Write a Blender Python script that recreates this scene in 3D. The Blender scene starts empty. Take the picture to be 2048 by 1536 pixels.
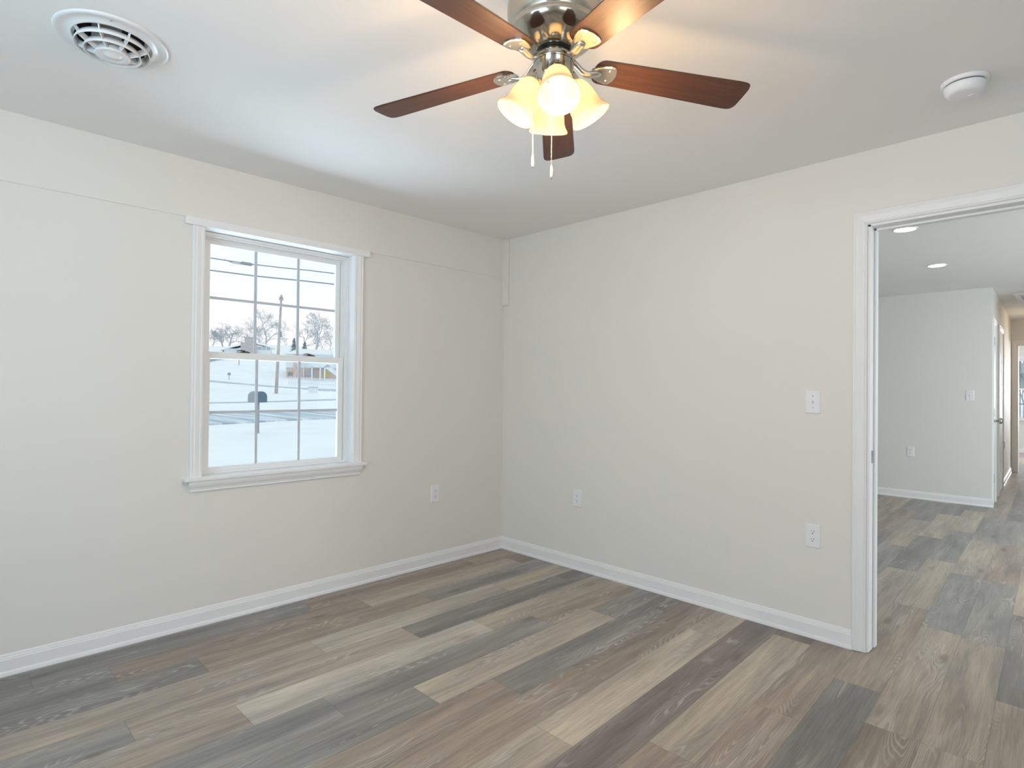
import bpy, bmesh, math, random
from mathutils import Vector, Matrix, Euler
random.seed(7)
PI = math.pi
C = bpy.context.scene.collection
SC = bpy.context.scene

# ---------------------------------------------------------------- camera
FPX = 1163.723          # focal length in pixels of a 2048 px wide frame
CAM = Vector((3.3287, -3.2187, 1.2609))
YAW, PIT, ROL = 2.357767, 0.0082163, 0.0098648
F_ = Vector((math.cos(PIT) * math.cos(YAW), math.cos(PIT) * math.sin(YAW), math.sin(PIT)))
R0 = Vector((math.sin(YAW), -math.cos(YAW), 0)); U0 = R0.cross(F_)
R_ = R0 * math.cos(ROL) + U0 * math.sin(ROL)
U_ = U0 * math.cos(ROL) - R0 * math.sin(ROL)
cd = bpy.data.cameras.new('camera'); cam = bpy.data.objects.new('camera', cd); C.objects.link(cam)
cam.matrix_world = Matrix(((R_.x, U_.x, -F_.x, CAM.x), (R_.y, U_.y, -F_.y, CAM.y), (R_.z, U_.z, -F_.z, CAM.z), (0, 0, 0, 1)))
cd.sensor_width = 36; cd.lens = FPX / 2048 * 36; cd.clip_start = 0.05; cd.clip_end = 1000
SC.camera = cam

# ---------------------------------------------------------------- exposure
SC.view_settings.view_transform = 'Standard'; SC.view_settings.look = 'None'
SC.view_settings.exposure = 0.16; SC.view_settings.gamma = 1.0; SC.view_settings.use_curve_mapping = False
SC.cycles.use_denoising = True
SC.cycles.max_bounces = 12; SC.cycles.diffuse_bounces = 6; SC.cycles.transparent_max_bounces = 16
SC.cycles.sample_clamp_indirect = 6.0

# ---------------------------------------------------------------- overcast winter sky
w = bpy.data.worlds.new('sky'); SC.world = w; w.use_nodes = True
nt = w.node_tree; nt.nodes.clear()
out = nt.nodes.new('ShaderNodeOutputWorld'); bg = nt.nodes.new('ShaderNodeBackground')
tc = nt.nodes.new('ShaderNodeTexCoord'); sx = nt.nodes.new('ShaderNodeSeparateXYZ')
rp = nt.nodes.new('ShaderNodeValToRGB'); nz = nt.nodes.new('ShaderNodeTexNoise'); mp = nt.nodes.new('ShaderNodeMapping')
ad = nt.nodes.new('ShaderNodeMath'); ad.operation = 'MULTIPLY_ADD'; ad.inputs[1].default_value = 0.25
mp.inputs['Scale'].default_value = (3, 3, 9); nz.inputs['Scale'].default_value = 1.0; nz.inputs['Detail'].default_value = 3
nt.links.new(tc.outputs['Generated'], mp.inputs['Vector']); nt.links.new(mp.outputs['Vector'], nz.inputs['Vector'])
nt.links.new(tc.outputs['Generated'], sx.inputs['Vector'])
nt.links.new(nz.outputs['Fac'], ad.inputs[0]); nt.links.new(sx.outputs['Z'], ad.inputs[2]); nt.links.new(ad.outputs[0], rp.inputs['Fac'])
rp.color_ramp.elements[0].position = 0.08; rp.color_ramp.elements[0].color = (0.93, 0.96, 1.0, 1)
rp.color_ramp.elements[1].position = 0.42; rp.color_ramp.elements[1].color = (0.73, 0.87, 0.935, 1)
e = rp.color_ramp.elements.new(0.23); e.color = (0.95, 0.95, 0.965, 1)
nt.links.new(rp.outputs['Color'], bg.inputs['Color']); bg.inputs['Strength'].default_value = 1.04
nt.links.new(bg.outputs['Background'], out.inputs['Surface'])


def area_light(name, loc, rot, sx_, sy_, power, color):
    l = bpy.data.lights.new(name, 'AREA'); l.shape = 'RECTANGLE'; l.size = sx_; l.size_y = sy_; l.energy = power; l.color = color
    o = bpy.data.objects.new(name, l); C.objects.link(o); o.location = loc; o.rotation_euler = rot
    return o


# daylight entering by the windows behind the camera and in the neighbouring rooms; the side one is added fill
area_light('daylight_rear_window', (2.5, -4.86, 1.45), (PI / 2 + 0.60, 0, 0), 2.0, 1.25, 53, (0.61, 0.83, 1.0))
area_light('added_side_fill', (4.97, -3.2, 1.45), (PI / 2, 0, PI / 2), 1.5, 1.25, 9, (0.95, 0.97, 1.0))  # added fill light, no real window known on this side
area_light('daylight_living_window', (5.93, 2.6, 1.4), (PI / 2, 0, PI / 2), 2.2, 1.4, 84, (0.88, 0.955, 1.0))
area_light('daylight_bedroom_window', (3.9, 13.2, 1.4), (-PI / 2, 0, 0), 1.2, 1.2, 110, (0.92, 0.95, 1.0))
hl = bpy.data.lights.new('hall_warm_fill', 'POINT'); hl.energy = 5.5; hl.color = (1.0, 0.80, 0.58); hl.shadow_soft_size = 0.12  # added unseen fill that warms the hall walls
ho = bpy.data.objects.new('hall_warm_fill', hl); C.objects.link(ho); ho.location = (3.1, 7.9, 2.2)
# added area light hidden below the sill, strengthening daylight off the snow
area_light('snow_bounce_fill', (-2.1, -1.75, -0.15), (0, math.radians(-138), 0), 2.6, 4.2, 330, (0.62, 0.82, 1.0))


# ---------------------------------------------------------------- materials
def mat(name):
    m = bpy.data.materials.new(name); m.use_nodes = True
    return m, m.node_tree, m.node_tree.nodes['Principled BSDF']


def N(t, kind, **kw):
    n = t.nodes.new(kind)
    for k, v in kw.items():
        if k in n.inputs: n.inputs[k].default_value = v
        else: setattr(n, k, v)
    return n


def simple(name, col, rough=0.5, metal=0.0, spec=0.5, var=0.03, scale=30, bump=0.0):
    m, t, b = mat(name)
    b.inputs['Roughness'].default_value = rough; b.inputs['Metallic'].default_value = metal
    b.inputs['Specular IOR Level'].default_value = spec
    nz = N(t, 'ShaderNodeTexNoise', Scale=scale, Detail=3.0); tc = N(t, 'ShaderNodeTexCoord')
    t.links.new(tc.outputs['Object'], nz.inputs['Vector'])
    r = N(t, 'ShaderNodeValToRGB')
    a = [max(0, c * (1 - var)) for c in col]; d = [min(1, c * (1 + var)) for c in col]
    r.color_ramp.elements[0].color = (*a, 1); r.color_ramp.elements[1].color = (*d, 1)
    r.color_ramp.elements[0].position = 0.3; r.color_ramp.elements[1].position = 0.7
    t.links.new(nz.outputs['Fac'], r.inputs['Fac']); t.links.new(r.outputs['Color'], b.inputs['Base Color'])
    if bump:
        bp = N(t, 'ShaderNodeBump', Strength=bump, Distance=0.002)
        t.links.new(nz.outputs['Fac'], bp.inputs['Height']); t.links.new(bp.outputs['Normal'], b.inputs['Normal'])
    return m


M = {}
M['wall'] = simple('cream_wall_paint', (0.775, 0.76, 0.72), 0.6, spec=0.3, var=0.006, scale=3, bump=0.0)
M['wall_grey'] = simple('pale_grey_wall_paint', (0.76, 0.76, 0.73), 0.6, spec=0.3, var=0.006, scale=3)
M['ceiling'] = simple('white_ceiling_paint', (0.87, 0.865, 0.855), 0.8, spec=0.2, var=0.006, scale=3)
M['trim'] = simple('white_gloss_trim_paint', (0.84, 0.845, 0.85), 0.45, var=0.008, scale=8)
M['vinyl'] = simple('white_vinyl', (0.84, 0.855, 0.86), 0.35, var=0.008, scale=8)
M['muntin'] = simple('backlit_grey_grille', (0.50, 0.53, 0.56), 0.4, var=0.01)  # grey carries the shade of bars seen against the light
M['grille_backlit'] = simple('backlit_dark_grille', (0.25, 0.26, 0.28), 0.5, var=0.01)  # darkened so the colour holds the far bars' backlit shade
M['plate'] = simple('white_plastic', (0.83, 0.835, 0.86), 0.3, var=0.005)
M['slot'] = simple('dark_slot', (0.03, 0.03, 0.03), 0.6)
M['nickel'] = simple('brushed_nickel', (0.52, 0.47, 0.40), 0.13, metal=1.0, var=0.04, scale=60)
M['nickel_soft'] = simple('satin_nickel', (0.74, 0.70, 0.63), 0.30, metal=1.0, var=0.03, scale=60)
M['black_metal'] = simple('black_metal', (0.02, 0.018, 0.016), 0.35, spec=0.5)
M['bronze'] = simple('dark_bronze', (0.11, 0.085, 0.08), 0.35, metal=0.4)
M['brass'] = simple('brass', (0.75, 0.52, 0.22), 0.25, metal=1.0)
M['duct'] = simple('black_duct', (0.012, 0.012, 0.018), 0.7)
M['vent'] = simple('white_enamel', (0.80, 0.81, 0.82), 0.25, var=0.005)
M['steel'] = simple('galvanised_steel', (0.45, 0.45, 0.44), 0.35, metal=0.9)


def blade_material():
    m, t, b = mat('walnut_blade_veneer')
    tc = N(t, 'ShaderNodeTexCoord'); mp = N(t, 'ShaderNodeMapping'); mp.inputs['Scale'].default_value = (5, 70, 70)
    nz = N(t, 'ShaderNodeTexNoise', Scale=1.0, Detail=6.0, Roughness=0.65, Distortion=0.6)
    t.links.new(tc.outputs['Object'], mp.inputs['Vector']); t.links.new(mp.outputs['Vector'], nz.inputs['Vector'])
    r = N(t, 'ShaderNodeValToRGB')
    r.color_ramp.elements[0].position = 0.3; r.color_ramp.elements[0].color = (0.036, 0.0145, 0.0095, 1)
    r.color_ramp.elements[1].position = 0.72; r.color_ramp.elements[1].color = (0.092, 0.038, 0.022, 1)
    t.links.new(nz.outputs['Fac'], r.inputs['Fac']); t.links.new(r.outputs['Color'], b.inputs['Base Color'])
    b.inputs['Roughness'].default_value = 0.40
    return m


M['blade'] = blade_material()


def glass_material():
    m = bpy.data.materials.new('window_glass'); m.use_nodes = True
    t = m.node_tree; t.nodes.clear()
    o = N(t, 'ShaderNodeOutputMaterial'); tr = N(t, 'ShaderNodeBsdfTransparent'); gl = N(t, 'ShaderNodeBsdfGlossy', Roughness=0.02)
    tr.inputs['Color'].default_value = (0.985, 0.985, 0.985, 1)
    fr = N(t, 'ShaderNodeFresnel', IOR=1.10); mx = N(t, 'ShaderNodeMixShader')
    t.links.new(fr.outputs[0], mx.inputs[0]); t.links.new(tr.outputs[0], mx.inputs[1]); t.links.new(gl.outputs[0], mx.inputs[2])
    t.links.new(mx.outputs[0], o.inputs['Surface'])
    return m


M['glass'] = glass_material()


def shade_material():
    m = bpy.data.materials.new('frosted_amber_glass'); m.use_nodes = True
    t = m.node_tree; t.nodes.clear()
    o = N(t, 'ShaderNodeOutputMaterial'); tr = N(t, 'ShaderNodeBsdfTranslucent'); df = N(t, 'ShaderNodeBsdfDiffuse')
    gl = N(t, 'ShaderNodeBsdfGlossy', Roughness=0.2); mx = N(t, 'ShaderNodeMixShader'); mx.inputs[0].default_value = 0.75
    mx2 = N(t, 'ShaderNodeMixShader'); fr = N(t, 'ShaderNodeFresnel', IOR=1.35)
    nz = N(t, 'ShaderNodeTexNoise', Scale=14.0, Detail=3.0); tc = N(t, 'ShaderNodeTexCoord')
    r = N(t, 'ShaderNodeValToRGB'); r.color_ramp.elements[0].color = (0.90, 0.79, 0.60, 1); r.color_ramp.elements[1].color = (0.95, 0.86, 0.70, 1)
    t.links.new(tc.outputs['Object'], nz.inputs['Vector']); t.links.new(nz.outputs['Fac'], r.inputs['Fac'])
    t.links.new(r.outputs['Color'], tr.inputs['Color']); t.links.new(r.outputs['Color'], df.inputs['Color'])
    t.links.new(df.outputs[0], mx.inputs[1]); t.links.new(tr.outputs[0], mx.inputs[2])
    t.links.new(fr.outputs[0], mx2.inputs[0]); t.links.new(mx.outputs[0], mx2.inputs[1]); t.links.new(gl.outputs[0], mx2.inputs[2])
    t.links.new(mx2.outputs[0], o.inputs['Surface'])
    return m


M['shade'] = shade_material()


def emitter(name, col, s):
    m = bpy.data.materials.new(name); m.use_nodes = True
    t = m.node_tree; t.nodes.clear()
    o = N(t, 'ShaderNodeOutputMaterial'); em = N(t, 'ShaderNodeEmission', Strength=s); em.inputs['Color'].default_value = (*col, 1)
    t.links.new(em.outputs[0], o.inputs['Surface'])
    return m


M['bulb'] = emitter('lit_bulb', (1.0, 0.74, 0.44), 13.0)
M['led'] = emitter('lit_led_disc', (1.0, 0.98, 0.95), 30.0)


def floor_material():
    m, t, b = mat('grey_brown_vinyl_planks')
    at = N(t, 'ShaderNodeAttribute', attribute_name='tone'); grain = N(t, 'ShaderNodeUVMap', uv_map='grain'); cell = N(t, 'ShaderNodeUVMap', uv_map='cell')

    def mapped(scale):
        q = N(t, 'ShaderNodeMapping'); q.inputs['Scale'].default_value = scale
        t.links.new(grain.outputs['UV'], q.inputs['Vector']); return q

    def noise(scale, detail, rough, dist):
        n = N(t, 'ShaderNodeTexNoise', Scale=1.0, Detail=detail, Roughness=rough, Distortion=dist)
        t.links.new(mapped(scale).outputs['Vector'], n.inputs['Vector']); return n

    def ramp(src, p0, c0, p1, c1):
        r = N(t, 'ShaderNodeValToRGB'); r.color_ramp.elements[0].position = p0; r.color_ramp.elements[1].position = p1
        r.color_ramp.elements[0].color = (*c0, 1); r.color_ramp.elements[1].color = (*c1, 1)
        t.links.new(src, r.inputs['Fac']); return r

    def mix(mode, fac, a, c):
        x = N(t, 'ShaderNodeMix', data_type='RGBA', blend_type=mode)
        if isinstance(fac, float): x.inputs['Factor'].default_value = fac
        else: t.links.new(fac, x.inputs['Factor'])
        for s, i in ((a, 6), (c, 7)):
            if isinstance(s, tuple): x.inputs[i].default_value = (*s, 1)
            else: t.links.new(s, x.inputs[i])
        return x.outputs[2]
    blot = noise((9, 1.1, 1), 3, 0.5, 0.4)       # long tonal bands inside a plank
    fine = noise((210, 5, 1), 4, 0.7, 0.0)       # pores
    mid = noise((45, 2.2, 1), 4, 0.6, 0.6)
    c = mix('MULTIPLY', 1.0, at.outputs['Color'], ramp(blot.outputs['Fac'], 0.30, (0.74, 0.74, 0.765), 0.70, (1.22, 1.19, 1.14)).outputs['Color'])
    c = mix('MULTIPLY', 1.0, c, ramp(mid.outputs['Fac'], 0.3, (0.80, 0.79, 0.78), 0.7, (1.17, 1.17, 1.18)).outputs['Color'])
    c = mix('MULTIPLY', 1.0, c, ramp(fine.outputs['Fac'], 0.3, (0.80, 0.80, 0.80), 0.7, (1.18, 1.18, 1.18)).outputs['Color'])
    # limed cathedral grain: pale swirling lines
    wd = noise((9, 1.3, 1), 2, 0.5, 0.0)
    fld = noise((11, 1.15, 1), 1.0, 0.4, 0.15)
    k1 = N(t, 'ShaderNodeMath', operation='MULTIPLY'); k1.inputs[1].default_value = 170.0; t.links.new(fld.outputs['Fac'], k1.inputs[0])
    k2 = N(t, 'ShaderNodeMath', operation='SINE'); t.links.new(k1.outputs[0], k2.inputs[0])
    k3 = N(t, 'ShaderNodeMath', operation='MULTIPLY_ADD'); k3.inputs[1].default_value = 0.5; k3.inputs[2].default_value = 0.5; t.links.new(k2.outputs[0], k3.inputs[0])
    line = ramp(k3.outputs[0], 0.58, (0, 0, 0), 0.98, (1, 1, 1))
    msk = ramp(wd.outputs['Fac'], 0.50, (0, 0, 0), 0.60, (1, 1, 1))
    mu = N(t, 'ShaderNodeMath', operation='MULTIPLY'); t.links.new(line.outputs['Color'], mu.inputs[0]); t.links.new(msk.outputs['Color'], mu.inputs[1])
    mu2 = N(t, 'ShaderNodeMath', operation='MULTIPLY'); mu2.inputs[1].default_value = 0.48; t.links.new(mu.outputs[0], mu2.inputs[0])
    c = mix('MIX', mu2.outputs[0], c, (0.56, 0.54, 0.50))
    # knots
    vo = N(t, 'ShaderNodeTexVoronoi', Scale=1.0); t.links.new(mapped((5.5, 1.7, 1)).outputs['Vector'], vo.inputs['Vector'])
    kn = ramp(vo.outputs['Distance'], 0.03, (0.62, 0.60, 0.58), 0.15, (1, 1, 1))
    c = mix('MULTIPLY', 1.0, c, kn.outputs['Color'])
    # seams between planks
    sp = N(t, 'ShaderNodeSeparateXYZ'); t.links.new(cell.outputs['UV'], sp.inputs[0])

    def edge(o, width):
        a = N(t, 'ShaderNodeMath', operation='SUBTRACT'); a.inputs[1].default_value = 0.5; t.links.new(o, a.inputs[0])
        d = N(t, 'ShaderNodeMath', operation='ABSOLUTE'); t.links.new(a.outputs[0], d.inputs[0])
        g = N(t, 'ShaderNodeMath', operation='GREATER_THAN'); g.inputs[1].default_value = 0.5 - width; t.links.new(d.outputs[0], g.inputs[0]); return g
    mxm = N(t, 'ShaderNodeMath', operation='MAXIMUM'); t.links.new(edge(sp.outputs['X'], 0.0055).outputs[0], mxm.inputs[0]); t.links.new(edge(sp.outputs['Y'], 0.0008).outputs[0], mxm.inputs[1])
    sm = N(t, 'ShaderNodeMath', operation='MULTIPLY'); sm.inputs[1].default_value = 0.45; t.links.new(mxm.outputs[0], sm.inputs[0])
    c = mix('MIX', sm.outputs[0], c, (0.06, 0.055, 0.05))
    t.links.new(c, b.inputs['Base Color'])
    b.inputs['Specular IOR Level'].default_value = 0.35
    ro = ramp(mid.outputs['Fac'], 0.3, (0.34, 0.34, 0.34), 0.7, (0.46, 0.46, 0.46)); t.links.new(ro.outputs['Color'], b.inputs['Roughness'])
    un = noise((1.6, 1.1, 1), 2, 0.5, 0.0)
    bp = N(t, 'ShaderNodeBump', Strength=0.25, Distance=0.001); t.links.new(fine.outputs['Fac'], bp.inputs['Height'])
    t.links.new(bp.outputs['Normal'], b.inputs['Normal'])
    return m


M['floor'] = floor_material()
M['subfloor'] = simple('plywood', (0.35, 0.25, 0.15), 0.8)
# outdoors
M['snow'] = simple('snow', (0.92, 0.92, 0.925), 0.9, spec=0.1, var=0.03, scale=0.5, bump=0.0)
M['bark'] = simple('bark', (0.46, 0.48, 0.50), 0.9, var=0.12, scale=3)  # paled so the colour carries the outdoor glare
M['evergreen'] = simple('snowy_evergreen', (0.38, 0.44, 0.46), 0.9, var=0.4, scale=2)
M['pole'] = simple('weathered_pole_wood', (0.52, 0.47, 0.46), 0.85, var=0.12, scale=2)  # weathered wood, paled further to include the outdoor glare
M['wire'] = simple('power_cable', (0.30, 0.36, 0.40), 0.6)
M['brick'] = simple('brick', (0.70, 0.56, 0.51), 0.85, var=0.12, scale=4)
M['grey_brick'] = simple('grey_brick', (0.52, 0.49, 0.49), 0.85, var=0.1, scale=4)
M['siding'] = simple('white_siding', (0.76, 0.83, 0.87), 0.6, var=0.03, scale=4)
M['pane'] = simple('dark_pane', (0.48, 0.52, 0.56), 0.2)
M['mailbox'] = simple('blue_grey_mailbox', (0.115, 0.19, 0.25), 0.4, var=0.06)
M['weathered'] = simple('weathered_grey', (0.34, 0.37, 0.40), 0.8, var=0.1)
M['slush'] = simple('grey_slush', (0.52, 0.58, 0.63), 0.7, var=0.10, scale=1.2)
M['yellow'] = simple('yellow_door', (0.70, 0.60, 0.22), 0.5)


def road_material():
    m, t, b = mat('slushy_asphalt')
    tc = N(t, 'ShaderNodeTexCoord'); mp = N(t, 'ShaderNodeMapping'); mp.inputs['Rotation'].default_value = (0, 0, -math.radians(156.6 - 90)); mp.inputs['Scale'].default_value = (0.10, 1.5, 1)
    nz = N(t, 'ShaderNodeTexNoise', Scale=1.0, Detail=6.0, Roughness=0.7, Distortion=0.5)
    t.links.new(tc.outputs['Object'], mp.inputs['Vector']); t.links.new(mp.outputs['Vector'], nz.inputs['Vector'])
    r = N(t, 'ShaderNodeValToRGB'); r.color_ramp.elements[0].position = 0.42; r.color_ramp.elements[0].color = (0.40, 0.47, 0.54, 1)
    r.color_ramp.elements[1].position = 0.58; r.color_ramp.elements[1].color = (0.80, 0.84, 0.88, 1)
    t.links.new(nz.outputs['Fac'], r.inputs['Fac']); t.links.new(r.outputs['Color'], b.inputs['Base Color']); b.inputs['Roughness'].default_value = 0.7
    return m


M['road'] = road_material()


# ---------------------------------------------------------------- mesh helpers
class MB:
    """collects boxes, lathes, tubes and prisms; build() links them as ONE mesh object"""

    def __init__(s): s.v = []; s.f = []; s.sm = []

    def add(s, verts, faces, smooth=False, m=None):
        o = len(s.v)
        s.v += [tuple(m @ Vector(p)) if m else tuple(p) for p in verts]
        for f in faces: s.f.append([i + o for i in f]); s.sm.append(smooth)
        return s

    def box(s, a, b, bev=0.0, m=None):
        x0, y0, z0 = [min(p, q) for p, q in zip(a, b)]; x1, y1, z1 = [max(p, q) for p, q in zip(a, b)]
        if bev > 0:
            bm = bmesh.new(); bmesh.ops.create_cube(bm, size=1)
            for v in bm.verts: v.co = Vector(((x0 + x1) / 2 + v.co.x * (x1 - x0), (y0 + y1) / 2 + v.co.y * (y1 - y0), (z0 + z1) / 2 + v.co.z * (z1 - z0)))
            bmesh.ops.bevel(bm, geom=bm.edges[:], offset=bev, segments=2, profile=0.5, affect='EDGES')
            bm.verts.index_update(); vs = [v.co.copy() for v in bm.verts]; fs = [[v.index for v in f.verts] for f in bm.faces]; bm.free()
            return s.add(vs, fs, False, m)
        vs = [(x0, y0, z0), (x1, y0, z0), (x1, y1, z0), (x0, y1, z0), (x0, y0, z1), (x1, y0, z1), (x1, y1, z1), (x0, y1, z1)]
        return s.add(vs, [(3, 2, 1, 0), (4, 5, 6, 7), (0, 1, 5, 4), (1, 2, 6, 5), (2, 3, 7, 6), (3, 0, 4, 7)], False, m)

    def lathe(s, prof, n=48, m=None, smooth=True, close=False, cap0=False, cap1=False):
        vs = []; fs = []
        for r, z in prof:
            for k in range(n): a = 2 * PI * k / n; vs.append((r * math.cos(a), r * math.sin(a), z))
        L = len(prof)
        for i in range(L - 1 + (1 if close else 0)):
            j = (i + 1) % L
            for k in range(n): k2 = (k + 1) % n; fs.append((i * n + k, i * n + k2, j * n + k2, j * n + k))
        if cap0: fs.append(list(range(n))[::-1])
        if cap1: fs.append([(L - 1) * n + k for k in range(n)])
        return s.add(vs, fs, smooth, m)

    def tube(s, pts, rad, n=8, smooth=True, cap=True, flat=1.0):
        pts = [Vector(p) for p in pts]; vs = []; fs = []
        up = None
        for i, p in enumerate(pts):
            d = (pts[min(i + 1, len(pts) - 1)] - pts[max(i - 1, 0)]).normalized()
            if up is None: up = Vector((0, 0, 1)) if abs(d.z) < 0.9 else Vector((1, 0, 0))
            a = d.cross(up).normalized(); up = a.cross(d).normalized()
            r = rad[i] if isinstance(rad, (list, tuple)) else rad
            for k in range(n):
                t = 2 * PI * k / n; vs.append(p + a * (r * math.cos(t)) + up * (r * flat * math.sin(t)))
        for i in range(len(pts) - 1):
            for k in range(n): k2 = (k + 1) % n; fs.append((i * n + k, i * n + k2, (i + 1) * n + k2, (i + 1) * n + k))
        if cap: fs.append(list(range(n))[::-1]); fs.append([(len(pts) - 1) * n + k for k in range(n)])
        return s.add(vs, fs, smooth)

    def sweep(s, prof, p0, p1, ax_u, ax_v, s0=0.0, s1=0.0):
        """closed 2D profile swept from p0 to p1; s0, s1 shift the ends along the path per unit of u (mitres)"""
        p0, p1, U, V = Vector(p0), Vector(p1), Vector(ax_u), Vector(ax_v); d = (p1 - p0).normalized(); n = len(prof)
        vs = [p0 + U * a + V * b + d * (a * s0) for a, b in prof] + [p1 + U * a + V * b + d * (a * s1) for a, b in prof]
        fs = [(k, (k + 1) % n, n + (k + 1) % n, n + k) for k in range(n)] + [list(range(n))[::-1], list(range(n, 2 * n))]
        return s.add(vs, fs)

    def prism(s, poly, z0, z1, m=None):
        n = len(poly); vs = [(x, y, z0) for x, y in poly] + [(x, y, z1) for x, y in poly]
        fs = [list(range(n))[::-1], list(range(n, 2 * n))] + [(k, (k + 1) % n, n + (k + 1) % n, n + k) for k in range(n)]
        return s.add(vs, fs, False, m)

    def plate(s, axis, w0, w1, u0, u1, v0, v1, holes=()):
        """a thick rectangular slab across `axis` with rectangular holes (u0, u1, v0, v1)"""
        us = sorted({u0, u1, *[h[0] for h in holes], *[h[1] for h in holes]}); vs_ = sorted({v0, v1, *[h[2] for h in holes], *[h[3] for h in holes]})

        def P(w_, u, v): return {'x': (w_, u, v), 'y': (u, w_, v), 'z': (u, v, w_)}[axis]

        def solid(i, j):
            if i < 0 or j < 0 or i >= len(us) - 1 or j >= len(vs_) - 1: return False
            a, b = (us[i] + us[i + 1]) / 2, (vs_[j] + vs_[j + 1]) / 2
            return not any(h[0] < a < h[1] and h[2] < b < h[3] for h in holes)
        for i in range(len(us) - 1):
            for j in range(len(vs_) - 1):
                if not solid(i, j): continue
                a, b, c, d = us[i], us[i + 1], vs_[j], vs_[j + 1]
                for w_ in (w0, w1): s.add([P(w_, a, c), P(w_, b, c), P(w_, b, d), P(w_, a, d)], [(0, 1, 2, 3)])
                if not solid(i - 1, j): s.add([P(w0, a, c), P(w1, a, c), P(w1, a, d), P(w0, a, d)], [(0, 1, 2, 3)])
                if not solid(i + 1, j): s.add([P(w0, b, c), P(w1, b, c), P(w1, b, d), P(w0, b, d)], [(0, 1, 2, 3)])
                if not solid(i, j - 1): s.add([P(w0, a, c), P(w1, a, c), P(w1, b, c), P(w0, b, c)], [(0, 1, 2, 3)])
                if not solid(i, j + 1): s.add([P(w0, a, d), P(w1, a, d), P(w1, b, d), P(w0, b, d)], [(0, 1, 2, 3)])
        return s

    def build(s, name, m, parent=None, fix=True):
        me = bpy.data.meshes.new(name)
        if parent is not None:
            off = Vector(parent.get('base', (0, 0, 0)))
        else: off = Vector((0, 0, 0))
        me.from_pydata([tuple(Vector(v) - off) for v in s.v], [], s.f); me.materials.append(m)
        me.polygons.foreach_set('use_smooth', s.sm)
        if fix:
            bm = bmesh.new(); bm.from_mesh(me); bmesh.ops.remove_doubles(bm, verts=bm.verts, dist=1e-6)
            bmesh.ops.recalc_face_normals(bm, faces=bm.faces); bm.to_mesh(me); bm.free()
        o = bpy.data.objects.new(name, me); C.objects.link(o)
        if parent is not None:
            o.parent = parent; o['base'] = tuple(off)
        return o


def tag(o, label=None, cat=None, group=None, kind=None):
    if label: o['label'] = label
    if cat: o['category'] = cat
    if group: o['group'] = group
    if kind: o['kind'] = kind
    return o


def thing(name, loc, label, cat, group=None, kind=None, world=True):
    """an Empty at the thing's base; parts are given in world coordinates when world is True, else in local ones"""
    o = bpy.data.objects.new(name, None); C.objects.link(o); o.location = loc; o.empty_display_size = 0.1
    o['base'] = tuple(loc) if world else (0.0, 0.0, 0.0)
    return tag(o, label, cat, group, kind)


def struct(name, b, m, label, parent=None):
    o = b.build(name, m, parent)
    if parent is None: tag(o, label, name.split('_')[0], kind='structure')
    return o


def copy_tree(o, parent=None):
    c = o.copy(); C.objects.link(c)
    if parent is not None: c.parent = parent
    for ch in [x for x in bpy.data.objects if x.parent == o]: copy_tree(ch, c)
    return c


H = 2.44                      # ceiling height
XR, YB = 5.0, -4.9          # right-hand side wall and rear wall of the bedroom
T = 0.115                     # partition thickness
YF = 5.10                     # far wall of the living room
HX0, HX1, YE = 2.517, 2.365, 9.12   # hall left wall runs from (HX0, YF) to (HX1, YE)
YW = 13.3                     # window wall of the room at the end of the hall


def hall_x(y): return HX0 + (HX1 - HX0) * (y - YF) / (YE - YF)


# ---------------------------------------------------------------- floor
TONES = {'P': (0.465, 0.435, 0.378), 'L': (0.451, 0.402, 0.330), 'N': (0.385, 0.341, 0.288), 'M': (0.330, 0.281, 0.234),
         'B': (0.288, 0.244, 0.207), 'G': (0.288, 0.281, 0.267), 'D': (0.237, 0.231, 0.222), 'V': (0.229, 0.201, 0.189)}
PW = 0.178; PL = 1.235
COLS = {   # column: (y of one end joint, {plank index above that joint: tone})
    -5: (-1.67, {-2: 'D', -1: 'D', 0: 'M', 1: 'M'}), -4: (-1.41, {-2: 'D', -1: 'B', 0: 'L', 1: 'B'}), -3: (-1.10, {-2: 'D', -1: 'M', 0: 'G', 1: 'N'}),
    -2: (-1.88, {-2: 'G', -1: 'N', 0: 'P', 1: 'L'}), -1: (-1.457, {-2: 'G', -1: 'N', 0: 'D', 1: 'D'}), 0: (-2.355, {-1: 'N', 0: 'P', 1: 'L', 2: 'N'}),
    1: (-0.845, {-3: 'G', -2: 'G', -1: 'G', 0: 'M'}), 2: (-1.766, {-1: 'G', 0: 'L', 1: 'G', 2: 'M'}), 3: (-1.48, {-2: 'B', -1: 'M', 0: 'D', 1: 'V', 2: 'M'}),
    4: (-1.135, {-2: 'N', -1: 'M', 0: 'B', 1: 'M'}), 5: (-1.6, {-1: 'L', 0: 'L', 1: 'L', 2: 'M'}), 6: (-1.9, {-1: 'V', 0: 'V', 1: 'V', 2: 'G'}),
    7: (-1.38, {-2: 'M', -1: 'M', 0: 'L', 1: 'V', 2: 'G', 3: 'N'}), 8: (-0.85, {-2: 'M', -1: 'M', 0: 'M', 1: 'N', 2: 'D', 3: 'L', 4: 'G', 5: 'M'}),
    9: (-0.385, {-2: 'M', -1: 'D', 0: 'M', 1: 'N', 2: 'G', 3: 'L', 4: 'G'}), 10: (-0.68, {-2: 'B', -1: 'B', 0: 'N', 1: 'G', 2: 'N', 3: 'G', 4: 'N'}),
    11: (0.557, {-2: 'N', -1: 'N', 0: 'G', 1: 'M', 2: 'G'}), 12: (-0.105, {-1: 'N', 0: 'D', 1: 'N', 2: 'G'})}


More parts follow.
